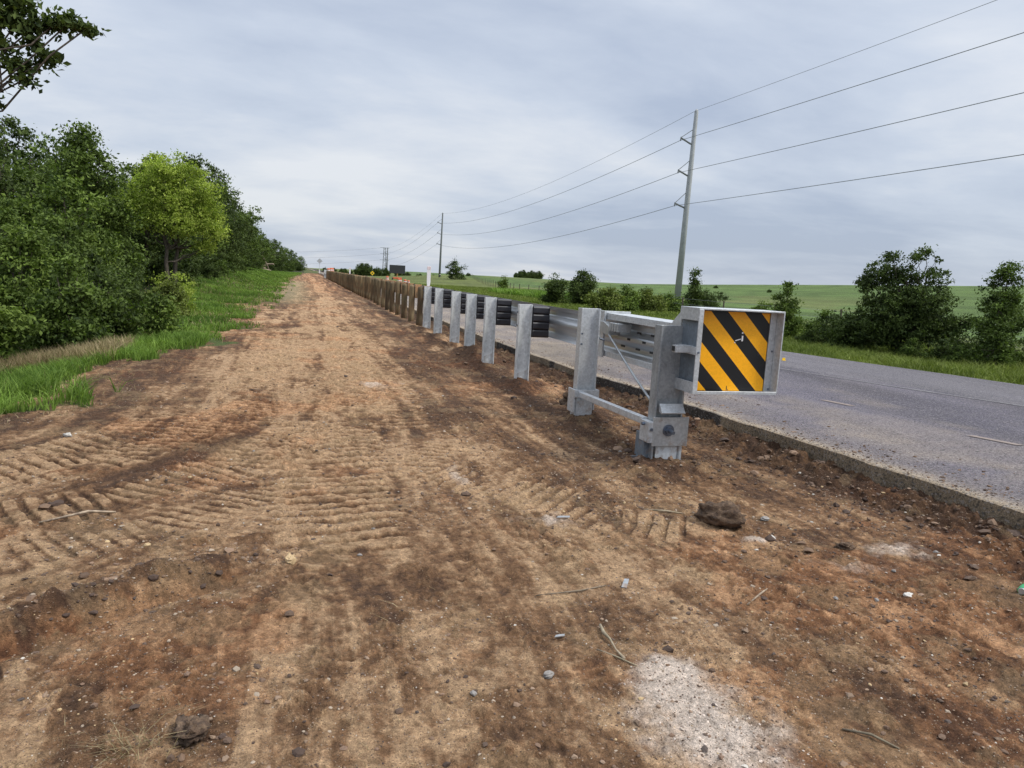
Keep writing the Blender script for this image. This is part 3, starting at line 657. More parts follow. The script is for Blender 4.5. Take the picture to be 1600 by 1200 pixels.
# ------------------------------------------------------------------ foliage builders
def leaf_cloud(P, size, rngl, flat=.35):
    n_ = len(P); a = rngl.normal(size=(n_, 3)); a /= np.linalg.norm(a, axis=1)[:, None]
    up_ = rngl.normal(size=(n_, 3)); up_[:, 2] += flat*3; b = np.cross(a, up_); b /= np.linalg.norm(b, axis=1)[:, None]+1e-6
    s = (size*rngl.uniform(.55, 1.3, n_))[:, None]; nn = np.cross(a, b)
    V = np.stack([P-a*s, P+b*s*.55+nn*s*.15, P+a*s, P-b*s*.55+nn*s*.15], 1).reshape(-1, 3)
    F_ = np.arange(4*n_).reshape(-1, 4); return V, F_
def crown_points(blobs, n_, rngl, per=22, spread=.16, hollow=.42, vp=.72):
    vol = np.array([(b[3]*b[4]*b[5])**vp for b in blobs]); ncl = max(1, int(n_/per)); ci = rngl.choice(len(blobs), ncl, p=vol/vol.sum())
    B = np.array(blobs)[ci]; d = rngl.normal(size=(ncl, 3)); d /= np.linalg.norm(d, axis=1)[:, None]
    rr = rngl.uniform(0, 1, ncl)**hollow
    C_ = B[:, :3]+d*B[:, 3:6]*rr[:, None]
    rep = rngl.poisson(per, ncl)+2; idx = np.repeat(np.arange(ncl), rep)
    off = rngl.normal(size=(len(idx), 3))*spread*rngl.uniform(.5, 1.4, ncl)[idx][:, None]; off[:, 2] *= .6
    tint = np.clip(rngl.uniform(.1, .9, ncl)[idx]+rngl.normal(0, .18, len(idx)), 0, 1)
    return C_[idx]+off, tint, C_
def limb(mb_, a, b, r0, r1, rngl, n_=5, wig=.07):
    a = Vector(a); b = Vector(b); L_ = (b-a).length; P = []; 
    for i_ in range(n_+1):
        t_ = i_/n_; w_ = L_*wig*math.sin(math.pi*t_); P.append(a.lerp(b, t_)+Vector(rngl.normal(size=3))*w_*.6+Vector((0, 0, L_*.08*math.sin(math.pi*t_)*-1)))
    P[0] = a; P[-1] = b; mb_.tube(P, [r0+(r1-r0)*i_/n_ for i_ in range(n_+1)], 6, cap=False); return P
def auto_blobs(h, w, cb, rngl, k=9, cone=0., top=1.):
    k = int(k*1.9) if h > 2.6 else k
    """uneven blobs inside an egg envelope, cb = height where leaves begin"""
    B = []
    for i_ in range(k):
        t_ = (i_+.5)/k; z = cb+(h-cb)*t_*.94; env = w/2*(math.sin(math.pi*min(1, .22+.78*t_))**.6)*(1-cone*t_)
        if t_ > .8: env *= .65*top
        a = i_*2.4+rngl.uniform(-.5, .5); rr = env*rngl.uniform(.25, .86); br = max(.12*w, env*rngl.uniform(.26, .56))
        B.append((math.cos(a)*rr, math.sin(a)*rr, min(z, h-br*.62), br, br, br*.78))
    B.append((0, 0, cb+(h-cb)*.40, w*.26, w*.26, (h-cb)*.30))
    return B
def make_tree(name, label, cat, loc, h, w, kind, n_, leaf, seed, cb=.3, cone=0., group=None, blobs=None, tr=.09, k=9, spread=.16, per=38, hollow=.42, lean=(0, 0), stems=1, flat=.35, lr=.34, vp=.72, wig=.07):
    rl = np.random.default_rng(seed); t_ = thing(name, loc, label, cat, group)
    B = blobs or auto_blobs(h, w, cb, rl, k, cone)
    P, tint, C_ = crown_points(B, n_, rl, per, spread, hollow, vp)
    P[:, 2] = np.maximum(P[:, 2], .03)
    V, F_ = leaf_cloud(P, leaf, rl, flat); fmesh('crown', V, F_, LEAF[kind], t_, tint=np.repeat(tint, 4), smooth=False)
    mb_ = MB(); 
    for s_ in range(stems):
        ox, oy = (0, 0) if stems == 1 else (rl.uniform(-.15, .15)*w*.4, rl.uniform(-.15, .15)*w*.4)
        tp = Vector((lean[0]+ox*2, lean[1]+oy*2, h*.80)); P_ = limb(mb_, (ox, oy, -.25), tp, tr, tr*.18, rl, 8, .035)
        for b in B:
            q_ = Vector(b[:3]); st = min(P_[1:-1], key=lambda p: abs(p.z-q_.z*.62)); limb(mb_, st, q_, tr*lr, tr*.06, rl, 8, wig)
    for c_ in C_[rl.choice(len(C_), min(len(C_), 60), replace=False)]:
        b = min(B, key=lambda b_: (b_[0]-c_[0])**2+(b_[1]-c_[1])**2+(b_[2]-c_[2])**2); limb(mb_, b[:3], c_, tr*.12, .006, rl, 3)
    mb_.build('trunk', BARK, t_, smooth=True); return t_
def place(t_, x, y, s=1, rz=0, label=None, group=None, sz=None):
    o = copy_tree(t_); o.location = (x, y, gz(x, y)-.05); o.scale = (s, s, sz or s); o.rotation_euler[2] = rz
    if label: o['label'] = label
    if group: o['group'] = group
    return o
def lz(x, y): return (x, y, gz(x, y)-.03)
# -- left wood
make_tree('oak_tree', 'tallest dark green oak near the left edge, its uneven top rising above its neighbours', 'tree', lz(-6.5, 25.6), 5.75, 3.0, 'oak', 24000, .062, 1, cb=.9, tr=.13, k=11, spread=.17)
make_tree('oak_tree', 'thin open crowned oak at the left edge with sky showing through its branches', 'tree', lz(-7.75, 22.8), 4.75, 2.3, 'dark', 5200, .060, 2, cb=2.2, tr=.09, k=7, spread=.12)
make_tree('oak_tree', 'dense mid green oak on the left, left of and lower than the tallest oak', 'tree', lz(-5.9, 21.3), 3.95, 3.0, 'mid', 17000, .058, 3, cb=.3, tr=.09)
make_tree('oak_tree', 'dark oak just right of and behind the tallest oak, left of the light green tree', 'tree', lz(-8.4, 32.5), 5.6, 3.2, 'oak', 13000, .068, 4, cb=.3, tr=.1)
# light green tree: rounded head on a forked trunk, sparse lower skirt
LB = [(0, 0, 4.3, 1.3, 1.3, .95), (-1.25, 0, 3.5, 1.05, 1.0, .75), (1.2, .2, 3.6, 1.1, 1.0, .8), (-.3, -.4, 5.3, .95, .9, .6), (.55, .2, 5.35, .8, .8, .6), (1.75, 0, 2.85, .7, .8, .45), (-1.7, .1, 4.2, .6, .7, .45),
      (1.35, -.2, 4.6, .7, .7, .5), (-.9, .4, 4.75, .8, .8, .55), (.2, -.5, 3.1, 1.2, .9, .55), (-.6, .1, 5.9, .38, .4, .22), (.35, 0, 6.05, .36, .4, .2), (1.3, .1, 2.2, .5, .5, .3)]
make_tree('light_green_tree', 'bright yellow green tree with dark forked trunk standing out in front of the dark oaks', 'tree', lz(-5.75, 36.5), 6.2, 4.9, 'lime', 30000, .056, 5, blobs=LB, tr=.13, spread=.15, hollow=.5, per=26, stems=2)
make_tree('sapling_shrub', 'bright green feathery shrub below the light green tree', 'shrub', lz(-3.95, 25.5), 1.3, 1.7, 'lime', 4200, .042, 6, cb=.1, tr=.03, spread=.10, k=6, hollow=.6)
far_oaks = []
for (x, y, h, wd, n_, kind, lab, sd) in ((-7.6, 40.5, 6.0, 4.6, 15000, 'dark', 'dark oak half hidden behind the light green tree', 7), (-6.3, 48.5, 7.3, 4.6, 15000, 'oak', 'tall dark oak rising just right of the light green tree', 8),
     (-6.2, 57, 7.8, 5.2, 13000, 'dark', 'tall oak with a stepped outline right of the light green tree, second from it', 9), (-6.6, 75, 7.5, 6.0, 11000, 'oak', 'rounded dark oak in the middle of the receding line of trees', 10),
     (-7.2, 100, 7.4, 6.6, 9000, 'oak', 'low rounded oak behind the pile of cut logs', 11)):
    far_oaks.append(make_tree('oak_tree', lab, 'tree', lz(x, y), h, wd, kind, n_, .085 if y < 60 else .11, sd, cb=.25, tr=.15, spread=.22, k=10))
k = 0
for (x, y, s) in ((-6.6, 65, .88), (-7.0, 86, .84), (-7.8, 115, .97), (-8.6, 131, 1.0), (-9.0, 147, 1.05), (-7.8, 162, 1.05), (-6.6, 178, 1.0), (-6.0, 196, 1.0), (-5.0, 216, .95), (-3.9, 238, .9), (-2.8, 262, .85), (-1, 290, .8), (-9, 108, 1.1), (-8.5, 93, 1.0), (-9, 50, 1.0), (-10, 60, 1.05), (-9.5, 72, 1.1), (-10.5, 90, 1.1), (-10, 110, 1.1), (-11, 135, 1.2), (-10, 160, 1.2), (-9, 190, 1.1),
                  (-11, 33, .9), (-12, 44, 1.0), (-14, 28, .9), (-15, 52, 1.1), (-13, 20, .75), (-16, 36, 1.), (-18, 24, .9), (-15, 12, .8), (-19, 14, .9), (-14, 3, .8), (-20, 5, .9), (-17, 80, 1.1), (-9.3, 30, .76), (-9.6, 25.2, .66), (-9.2, 36, .8)):
    far = y > 60 and x > -8
    place(far_oaks[k % 5] if not far else far_oaks[2+k % 3], x, y, s, k*1.9, 'dark oak in the far receding part of the tree line left of the dirt' if y > 60 and x > -8 else 'dark oak deep inside the wood behind the front row of trees',
          'oaks at the far end of the tree line' if y > 60 and x > -8 else 'oaks inside the wood'); k += 1
SH_L = [(-5.55, 17.2, 2.75, 2.3, 'mid', 13000, 'tall leafy shrub at the left edge of the wood behind the long grass'),
        (-4.25, 15.6, 1.95, 1.8, 'oak', 10000, 'dark round shrub in the middle of the wood edge above the brown dead grass'),
        (-3.95, 16.9, 1.75, 1.6, 'dark', 9000, 'darkest dense shrub where the wood comes closest to the dirt'),
        (-5.5, 14.2, 2.2, 2.1, 'mid', 10000, 'broad leafy shrub cut by the left edge of the picture'),
        (-3.1, 17.8, .95, 1.1, 'mid', 4200, 'low bright leaved shrub at the foot of the darkest shrub'),
        (-5.6, 19.6, 3.0, 2.2, 'oak', 10000, 'upright dark shrub between the left edge shrub and the tallest oak'),
        (-4.9, 20.0, 2.1, 1.9, 'dark', 9000, 'dark thicket shrub left of the feathery bright shrub'),
        (-3.7, 22.6, 1.2, 1.5, 'olive', 5000, 'olive green brushy shrub at the edge of the grass bank'),
        (-5.5, 23.8, 2.1, 2.1, 'dark', 8000, 'tall dark thicket shrub beneath the tallest oak'),
        (-6.6, 19.2, 3.2, 2.3, 'mid', 8000, 'mid green shrub below the thin open oak'),
        (-6.5, 29.5, 2.2, 2.2, 'dark', 8000, 'dark thicket shrub to the left of the forked trunk')]
for q_, (x, y, h, wd, kd, n_, lab) in enumerate(SH_L):
    make_tree('shrub', lab, 'shrub', lz(x, y), h, wd, kd, n_, .048, 100+q_, cb=.05, tr=.035, k=8, spread=.12, stems=2)
u_sh = [o for o in COL.objects if o.name.startswith('shrub') and o.type == 'EMPTY']
k = 0
for (x, y, s) in ((-7.6, 35.5, .9), (-6.1, 42.5, .85), (-5.5, 46.5, .8), (-5.6, 52, .9), (-5.6, 60, .9), (-5.8, 70, 1), (-5.9, 80, 1), (-6.2, 94, 1.1), (-6.8, 108, 1.1), (-7.4, 122, 1.2), (-6.8, 155, 1.4), (-5.4, 185, 1.5), (-3.6, 222, 1.5), (-7.0, 39.5, 1.0), (-1.5, 260, 1.4), (-7.5, 16, 1.1), (-7.2, 12.5, 1.1), (-9.5, 18, 1.2), (-9, 14, 1.1), (-8.4, 24.5, 1.3), (-7.9, 29, 1.3), (-6.6, 27.2, 1.0)):
    place(u_sh[(1, 2, 6, 8)[k % 4]], x, y, s, k*2.3, 'dark undergrowth shrub along the foot of the tree line', 'undergrowth shrubs of the wood'); k += 1
# oak whose branch hangs into the upper left corner
OB = [(-.25, 0, 3.75, .9, .9, .6), (.55, .2, 4.3, .8, .8, .5), (1.15, .15, 4.40, .45, .5, .32), (1.50, .22, 4.15, .22, .3, .22), (1.75, .27, 4.10, .20, .2, .15), (1.93, .30, 4.18, .15, .14, .12), (1.9, .3, 4.0, .13, .12, .09), (2.05, .33, 4.02, .08, .1, .05),
      (2.18, .36, 4.06, .09, .1, .05), (2.30, .38, 4.10, .07, .1, .045), (2.42, .40, 4.06, .07, .1, .035), (2.02, .33, 3.88, .05, .06, .06), (2.12, .33, 3.74, .06, .07, .045), (1.96, .3, 3.66, .05, .06, .04),
      (1.76, .28, 3.80, .09, .1, .05), (1.88, .28, 3.66, .07, .1, .04), (1.96, .3, 3.55, .06, .07, .04), (1.66, .25, 3.88, .10, .1, .05), (1.64, .2, 3.42, .05, .08, .07), (1.70, .2, 3.30, .06, .08, .03), (1.64, .2, 3.14, .05, .08, .05),
      (-1.2, .3, 3.8, 1.1, 1.1, .8), (-.4, -.9, 4.8, 1.2, 1.1, .7), (-.2, 1.2, 4.8, 1.1, 1.1, .7), (0, .1, 5.5, 1.2, 1.2, .6), (1.55, .2, 4.5, .35, .3, .2)]
OB = [(a-.14*(a > 1.3), b_, c_+.03, d_, e_, f_) for a, b_, c_, d_, e_, f_ in OB]
make_tree('overhanging_oak', 'oak branch with lobed dark leaves hanging into the upper left corner of the sky', 'tree', (-4.2, 7.35, gz(-4.2, 7.35)-.1), 5.6, 3, 'dark', 30000, .034, 200, blobs=OB, tr=.12, lr=.11, spread=.05, per=12, hollow=.6, flat=0, vp=.42, wig=.10)
# -- right side trees and bushes
BIG = [(-1.25, 0, .75, .80, .9, .62), (-.65, 0, 1.15, .85, .9, .65), (.1, 0, .95, .95, .9, .75), (.85, 0, 1.05, .85, .8, .62), (1.45, 0, .95, .50, .6, .42), (-.25, 0, 1.75, .85, .8, .55), (.55, 0, 1.75, .72, .8, .48),
       (-.95, 0, 2.25, .36, .4, .24), (-.45, 0, 2.55, .48, .45, .38), (.15, 0, 2.45, .5, .5, .38), (.75, 0, 2.45, .36, .4, .3), (-.55, 0, 2.98, .30, .3, .17), (.25, 0, 2.98, .24, .3, .2), (.62, 0, 3.20, .16, .2, .13), (.92, 0, 2.98, .24, .2, .12), (1.15, 0, 2.35, .22, .2, .10), (-1.15, 0, 2.05, .25, .3, .18), (1.75, 0, 1.25, .28, .3, .16)]
c_, s_ = math.cos(R(-42)), math.sin(R(-42))
BIG = [(a*c_, a*s_+b_+.25*math.sin(i_*5), z, p, q_, r_) for i_, (a, b_, z, p, q_, r_) in enumerate(BIG)]
make_tree('big_roadside_tree', 'big spreading dark green tree with an open ragged top across the road', 'tree', lz(17.0, 17.6), 3.3, 3.9, 'dark', 38000, .042, 300, blobs=BIG, tr=.08, lr=.25, spread=.075, per=20, stems=2)
make_tree('cedar_tree', 'upright narrow topped dark tree at the right edge across the road', 'tree', lz(17.5, 14.7), 2.95, 2.3, 'oak', 17000, .036, 301, cb=.1, cone=.66, tr=.06, spread=.085, k=12)
make_tree('small_tree', 'slim dark tree just right of the striped sign, across the road', 'tree', lz(16.8, 22.6), 2.35, 1.5, 'mid', 8500, .042, 302, cb=.1, cone=.4, tr=.05, spread=.09, k=9)
for q_, (x, y, h, wd, kd, n_, lab) in enumerate(((16.6, 20.3, 1.30, 1.5, 'oak', 6000, 'rounded low bush between the slim tree and the big roadside tree'), (17.3, 19.2, 1.25, 1.5, 'dark', 6000, 'low dark bush touching the left foot of the big roadside tree'),
        (17.4, 15.9, .8, 1.5, 'dark', 4500, 'low bush in the grass between the big tree and the narrow topped tree'), (15.6, 21.5, .7, .9, 'mid', 3000, 'knee high bush left of the slim tree'),
        (29.6, 51.5, 3.55, 1.7, 'dark', 5500, 'narrow dark tree directly right of the near power pole'), (34.5, 57.5, 1.8, 3.2, 'dark', 5000, 'wide low bush between the power pole and the striped sign'),
        (17.5, 40.3, 1.5, 2.5, 'olive', 8000, 'leftmost yellow green bush of the bank beyond the road'), (19.3, 41.6, 1.65, 2.5, 'mid', 8000, 'middle bush of the yellow green bank beyond the road'),
        (21.4, 43, 1.6, 2.6, 'olive', 8000, 'bush of the bank just left of the power pole foot'), (24.2, 45.2, 1.3, 2.6, 'mid', 6000, 'rightmost bush of the bank at the power pole foot'),
        (19.7, 50, 2.65, 2.7, 'dark', 8500, 'larger of the two round dark trees beyond the guardrail'), (17.2, 48.7, 2.3, 1.9, 'dark', 6500, 'smaller of the two round dark trees beyond the guardrail'),
        (23.3, 85.5, 2.2, 1.4, 'mid', 3000, 'single small tree alone in the grass beyond the black blockouts'), (41.4, 205, 5.9, 6.2, 'dark', 4500, 'round dark tree at the foot of the second power pole'),
        (36.3, 52, 1.1, 1.6, 'mid', 1800, 'small bush in the field seen just above the striped sign'))):
    make_tree('roadside_tree' if h > 2 else 'bush', lab, 'tree' if h > 2 else 'bush', lz(x, y), h, wd, kd, n_, .045 if y < 30 else (.075 if y < 100 else .16), 310+q_, cb=.08, tr=.05 if h > 2 else .025, k=8, spread=.10 if y < 30 else (.16 if y < 100 else .35), cone=.3 if h > 3 and y < 100 else 0)
rb_ = [o for o in COL.objects if o.type == 'EMPTY' and o.name.startswith('bush')]
rt_ = [o for o in COL.objects if o.type == 'EMPTY' and o.name.startswith('roadside_tree')]
for q_, (x, y, s) in enumerate(((16, 330, 1.3), (20, 335, 1.5), (24.5, 330, 2.3), (28.5, 335, 2.1), (33, 340, 1.6), (38, 345, 1.3), (13, 340, 1.2), (9, 345, 1.1), (44, 350, 1.0), (50, 360, 1.0), (56, 365, .9), (30, 420, 1.4), (42, 440, 1.3), (20, 430, 1.3), (63, 480, 1.3), (75, 500, 1.2), (47, 345, 1.0), (60, 375, .9), (66, 385, 1.0), (22.5, 325, 1.9), (26.5, 325, 2.2), (30.5, 330, 2.0), (18, 345, 1.4), (70, 400, .9), (78, 410, .9), (52, 350, .8), (35.5, 335, 1.6), (41, 340, 1.3))):
    place(rt_[-3] if q_ % 2 else rt_[1], x, y, s*1.0 if q_ % 2 == 0 else s*1.0, q_*1.3, 'small dark tree in the far clump beyond the end of the guardrail', 'trees of the far clump', None)
for q_, (x, y, s) in enumerate(((60, 95, .7), (85, 120, .8), (92, 150, .9), (70, 140, .6), (120, 130, .8), (47, 120, .8), (110, 90, .7), (55, 250, 1.5), (48, 225, 1.2))):
    place(rb_[2], x, y, s*.9, q_*2.1, 'tiny lone bush dotted in the green crop field', 'bushes dotted in the field')
for q_ in range(9): place(rt_[-1] if q_ > 20 else rt_[1], 203+q_*4.4+(q_ % 3), 700+q_*5, 2.3+.6*(q_ % 3), q_, 'tree in the short dark row on the distant field crest', 'trees on the field crest')
for q_, (x, y, s) in enumerate(((16.3, 18.9, .7), (15.9, 19.9, .6), (18.4, 16.2, .8), (18.9, 15.2, .8), (16.6, 16.6, .55), (18.9, 20.5, .9), (18.2, 22.2, .8), (19.3, 23.8, .9), (16.9, 15.3, .5), (16.0, 22.6, .6), (20.2, 17.2, .8), (17.2, 24.5, .8))):
    place(rb_[(0, 1, 2, 3)[q_ % 4]], x, y, s, q_*1.7, 'low tangled weed bush filling the hedge line beyond the road', 'weed bushes of the hedge line')
# ------------------------------------------------------------------ grass
def blades(name, x, y, h, wd, mat, seed, kind='stuff', label=None, cat='grass', lean=.5):
    rl = np.random.default_rng(seed); n_ = len(x); z = ground(x, y)-.02
    a = rl.uniform(0, 2*math.pi, n_); hh = h*rl.uniform(.5, 1.25, n_); lx = rl.normal(0, lean, n_)*hh; ly = rl.normal(0, lean, n_)*hh
    dx = np.cos(a)*wd/2*1.0; dy = np.sin(a)*wd/2
    V = np.empty((n_, 5, 3)); 
    V[:, 0] = np.stack([x-dx, y-dy, z], 1); V[:, 1] = np.stack([x+dx, y+dy, z], 1)
    V[:, 2] = np.stack([x+dx*.8+lx*.35, y+dy*.8+ly*.35, z+hh*.62], 1); V[:, 3] = np.stack([x-dx*.8+lx*.35, y-dy*.8+ly*.35, z+hh*.62], 1)
    V[:, 4] = np.stack([x+lx, y+ly, z+hh*(1-.12*np.abs(lx+ly)/np.maximum(hh, .01))], 1)
    b = np.arange(n_)[:, None]*5; F_ = np.concatenate([np.concatenate([b, b+1, b+2], 1), np.concatenate([b, b+2, b+3], 1), np.concatenate([b+3, b+2, b+4], 1)])
    patch = fbm(x, y, 1.6, 3, 301)
    t_ = np.clip(rl.uniform(0, .8, n_)+(patch-.5)*1.1, 0, 1)
    o = fmesh(name, V.reshape(-1, 3), F_, mat, tint=np.repeat(t_, 5), smooth=False)
    return tag(o, label, cat, kind=kind)
def scatter(n_, x0, x1, y0, y1, seed, keep):
    rl = np.random.default_rng(seed); x = rl.uniform(x0, x1, n_); y = rl.uniform(y0, y1, n_); g = detail(x, y)[2]; k_ = keep(x, y, g, rl.uniform(0, 1, n_)); return x[k_], y[k_]
x, y = scatter(110000, -7.5, -1.9, 6.5, 16.5, 401, lambda x, y, g, r: (g > .3) & (r < .30+.9*S((fbm(x, y, .9, 3, 402)-.38)/.2)) & (x > -3.1-(y-6)*.42))
blades('tall_grass', x, y, .17+.13*fbm(x, y, 1.2, 2, 5), .012, GR['lush'], 1, label='lush bright green long grass at the left edge below the shrubs')
x, y = scatter(90000, -6.5, -1, 16.5, 45, 403, lambda x, y, g, r: (g > .35) & (r < .2+.9*S((fbm(x, y, 1.3, 3, 404)-.40)/.2)))
blades('bank_grass', x, y, np.where(y < 24, .16, .18), .022, GR['lush'], 2, label='green grass bank between the dirt and the receding line of trees')
x, y = scatter(60000, -7, -.5, 45, 200, 405, lambda x, y, g, r: (g > .4) & (r < .9))
blades('far_bank_grass', x, y, .18, .06, GR['lush'], 3, label='far strip of grass running beside the trees towards the horizon')
x, y = scatter(9000, -5.0, -3.0, 13.0, 14.9, 406, lambda x, y, g, r: (g > .3) & (r < .75))
blades('dead_grass', x, y, .32, .012, GR['dry'], 4, label='pale brown dead grass standing in front of the left shrubs', lean=.3)
x, y = scatter(150000, 11.0, 24, 6, 32, 407, lambda x, y, g, r: (x > xfar(y)+.02) & (x < xfar(y)+12) & (r < 1.1-(x-xfar(y))*.05))
blades('verge_grass', x, y, (.13+.16*S((x-xfar(y))/1.4))*(.6+.9*fbm(x, y, 1.1, 3, 8)), .018, GR['verge'], 5, label='green roadside grass along the far edge of the road on the right')
x, y = scatter(120000, 10.8, 34, 32, 110, 408, lambda x, y, g, r: (x > xfar(y)) & (x < 24+(y-30)*.12) & (r < .9))
blades('meadow_grass', x, y, .26, .05, GR['verge'], 6, label='yellowish green grass between the road and the fence beyond the guardrail')
x, y = scatter(9000, 20, 27, 60, 80, 409, lambda x, y, g, r: (r < 1.)); blades('weeds', x, y, .7, .09, GR['lush'], 7, label='taller dark green weeds growing along the field fence')
x, y = scatter(2600, -2.6, 3.0, 2.2, 14, 410, lambda x, y, g, r: (g < .3) & (r < S((fbm(x, y, .5, 3, 411)-.52)/.1)))
blades('straw_litter', x, y, .045, .0035, GR['dry'], 8, label='short dry straw and grass litter scattered over the dirt', lean=1.6, cat='straw')
x, y = scatter(2500, -3.4, -1.2, 5.0, 15, 412, lambda x, y, g, r: (g < .35) & (np.abs(x-xgrass(y)) < .7) & (r < .8))
blades('torn_grass', x, y, .06, .008, GR['dry'], 9, label='torn dry grass lying on the dirt at the edge of the lush grass', lean=1.4, cat='straw')
x, y = scatter(26000, -7.2, -1.2, 8, 60, 413, lambda x, y, g, r: (g > .3) & (r < .65*S((fbm(x, y, .8, 4, 414)-.42)/.15)))
x, y = x[::3], y[::3]
blades('dry_stalks', x, y, np.where(y < 20, .20, .22), np.where(y < 20, .009, .02), GR['dry'], 12, label='scattered dry stalks among the green grass of the left bank', lean=.5)
# dry clump in the lower left foreground
rl = np.random.default_rng(5); n_ = 70; x = -.52+rl.normal(0, .045, n_); y = 2.47+rl.normal(0, .035, n_)
tag(blades('dry_grass_clump', x, y, .085, .0035, GR['dry'], 10, lean=1.3), 'uprooted clump of dry straw lying in the lower left foreground', 'grass clump'); del bpy.data.objects['dry_grass_clump']['kind']
# ------------------------------------------------------------------ stones, clods
def ico():
    t_ = (1+5**.5)/2; v_ = np.array([(-1, t_, 0), (1, t_, 0), (-1, -t_, 0), (1, -t_, 0), (0, -1, t_), (0, 1, t_), (0, -1, -t_), (0, 1, -t_), (t_, 0, -1), (t_, 0, 1), (-t_, 0, -1), (-t_, 0, 1)], float); v_ /= np.linalg.norm(v_[0])
    f_ = [(0, 11, 5), (0, 5, 1), (0, 1, 7), (0, 7, 10), (0, 10, 11), (1, 5, 9), (5, 11, 4), (11, 10, 2), (10, 7, 6), (7, 1, 8), (3, 9, 4), (3, 4, 2), (3, 2, 6), (3, 6, 8), (3, 8, 9), (4, 9, 5), (2, 4, 11), (6, 2, 10), (8, 6, 7), (9, 8, 1)]
    return v_, np.array(f_)
IV, IF = ico()
def stones(name, x, y, s, colr, mat, seed, label, cat, flatz=.6, sink=.3):
    rl = np.random.default_rng(seed); n_ = len(x); z = ground(x, y)
    V = IV[None]*(1+rl.normal(0, .22, (n_, 12, 1))); sc3 = np.stack([rl.uniform(.7, 1.35, n_), rl.uniform(.7, 1.35, n_), rl.uniform(.4, .8, n_)], 1)*s[:, None]
    V = V*sc3[:, None]; a = rl.uniform(0, 6.3, n_); ca, sa = np.cos(a)[:, None], np.sin(a)[:, None]
    V = np.stack([V[..., 0]*ca-V[..., 1]*sa, V[..., 0]*sa+V[..., 1]*ca, V[..., 2]], -1)
    V[..., 0] += x[:, None]; V[..., 1] += y[:, None]; V[..., 2] += (z+s*flatz*sink)[:, None]
    F_ = (IF[None]+(np.arange(n_)*12)[:, None, None]).reshape(-1, 3)
    o = fmesh(name, V.reshape(-1, 3), F_, mat, col=np.repeat(colr, 12, 0) if colr is not None else None, smooth=False)
    return tag(o, label, cat, kind='stuff')
def spread(n_, seed, rmin=1.6, rmax=14, x0=-4, x1=5.2):
    rl = np.random.default_rng(seed); r_ = np.exp(rl.uniform(math.log(rmin), math.log(rmax), n_)); a = rl.uniform(yaw-R(42), yaw+R(42), n_); x = r_*np.sin(a); y = r_*np.cos(a); k_ = (x > x0) & (x < np.minimum(x1, xedge(y)-.02)); return x[k_], y[k_], rl
x, y, rl = spread(72000, 501); g = detail(x, y)[2]; dens = S((fbm(x, y, .7, 4, 502)-.40)/.25)*.75+.45*S((x-.6)/1.5); k_ = (g < .2) & (rl.uniform(0, 1, len(x)) < dens); x, y = x[k_], y[k_]; n_ = len(x)
s = .0019*np.exp(rl.exponential(.36, n_))*np.clip(np.hypot(x, y)/3, .8, 2.0); s = np.minimum(s, .014)
pal = np.array([(.10, .065, .045), (.16, .10, .065), (.24, .165, .11), (.34, .27, .20), (.50, .46, .40), (.42, .30, .16), (.075, .055, .045)])
ci = rl.choice(7, n_, p=[.18, .29, .28, .14, .02, .04, .05]); stones('gravel', x, y, s, pal[ci]*rl.uniform(.8, 1.2, (n_, 1)), STONE, 503, 'loose gravel and small pebbles scattered across the bare dirt', 'gravel')
x, y, rl = spread(30000, 511, 2, 24); d_ = detail(x, y)
pr = .12*S((fbm(x, y, .6, 3, 512)-.45)/.2)+.9*S((x-xedge(y)+.75)/.2)+.55*S((x-2.5)/.6)*S((fbm(x, y, .6, 3, 513)-.45)/.15)
for py in [5.9]+POSTS: pr += .8*ring(x, y, 3.2, py-.1, .42)
pr += 1.2*ring(x, y, 3.35, 14.2, .5)+1.0*np.exp(-((x+.85)/.28)**2-((y-3.85)/.20)**2)+.6*ring(x, y, -.4, 2.5, .15)
sd_, sl_, sa_ = seg(x, y, [(-1.5, 3.1), (-1.08, 3.38), (-.72, 3.72), (-.26, 3.95), (-.05, 4.05)]); pr += 1.0*np.exp(-((sl_-.17)/.10)**2)*(sd_ < .5)
k_ = (d_[2] < .3) & (rl.uniform(0, 1, len(x)) < pr*.8); x, y = x[k_], y[k_]; n_ = len(x)
s = np.minimum(.0058*np.exp(rl.exponential(.42, n_)), .036)*np.clip(np.hypot(x, y)/5, .5, 1.3)
pal = np.array([(.065, .040, .028), (.10, .062, .040), (.16, .10, .062), (.24, .155, .10)])
stones('soil_crumbs', x, y, s, pal[rl.choice(4, n_, p=[.38, .32, .2, .1])], STONE, 514, 'loose dark soil crumbs heaped round the posts and along the slab edge', 'soil', sink=.5)
rl = np.random.default_rng(521); n_ = 5200; y = rl.uniform(2.2, 20, n_); x = xedge(y)+.03+rl.exponential(.28, n_); zr = .20+.05*S((x-xedge(y))/(xfar(y)-xedge(y))/.25)
_g = ground
ground = lambda a, b: zr-.001
s = np.minimum(.003*np.exp(rl.exponential(.45, n_)), .018); stones('road_grit', x, y, s, pal[rl.choice(4, n_, p=[.2, .3, .3, .2])], STONE, 522, 'crumbs of soil and grit scattered along the dusty road edge', 'grit')
ground = _g
rl = np.random.default_rng(531); n_ = 500; x = 1.50+rl.normal(0, .14, n_); y = 2.28+rl.normal(0, .22, n_); s = np.minimum(.0018*np.exp(rl.exponential(.4, n_)), .007)
stones('sand_crumbs', x, y, s, np.array([(.60, .50, .42)])*rl.uniform(.6, 1.15, (n_, 1)), STONE, 532, 'pale crumbs in the white sandy spill at the bottom of the dirt', 'sand', sink=.4)
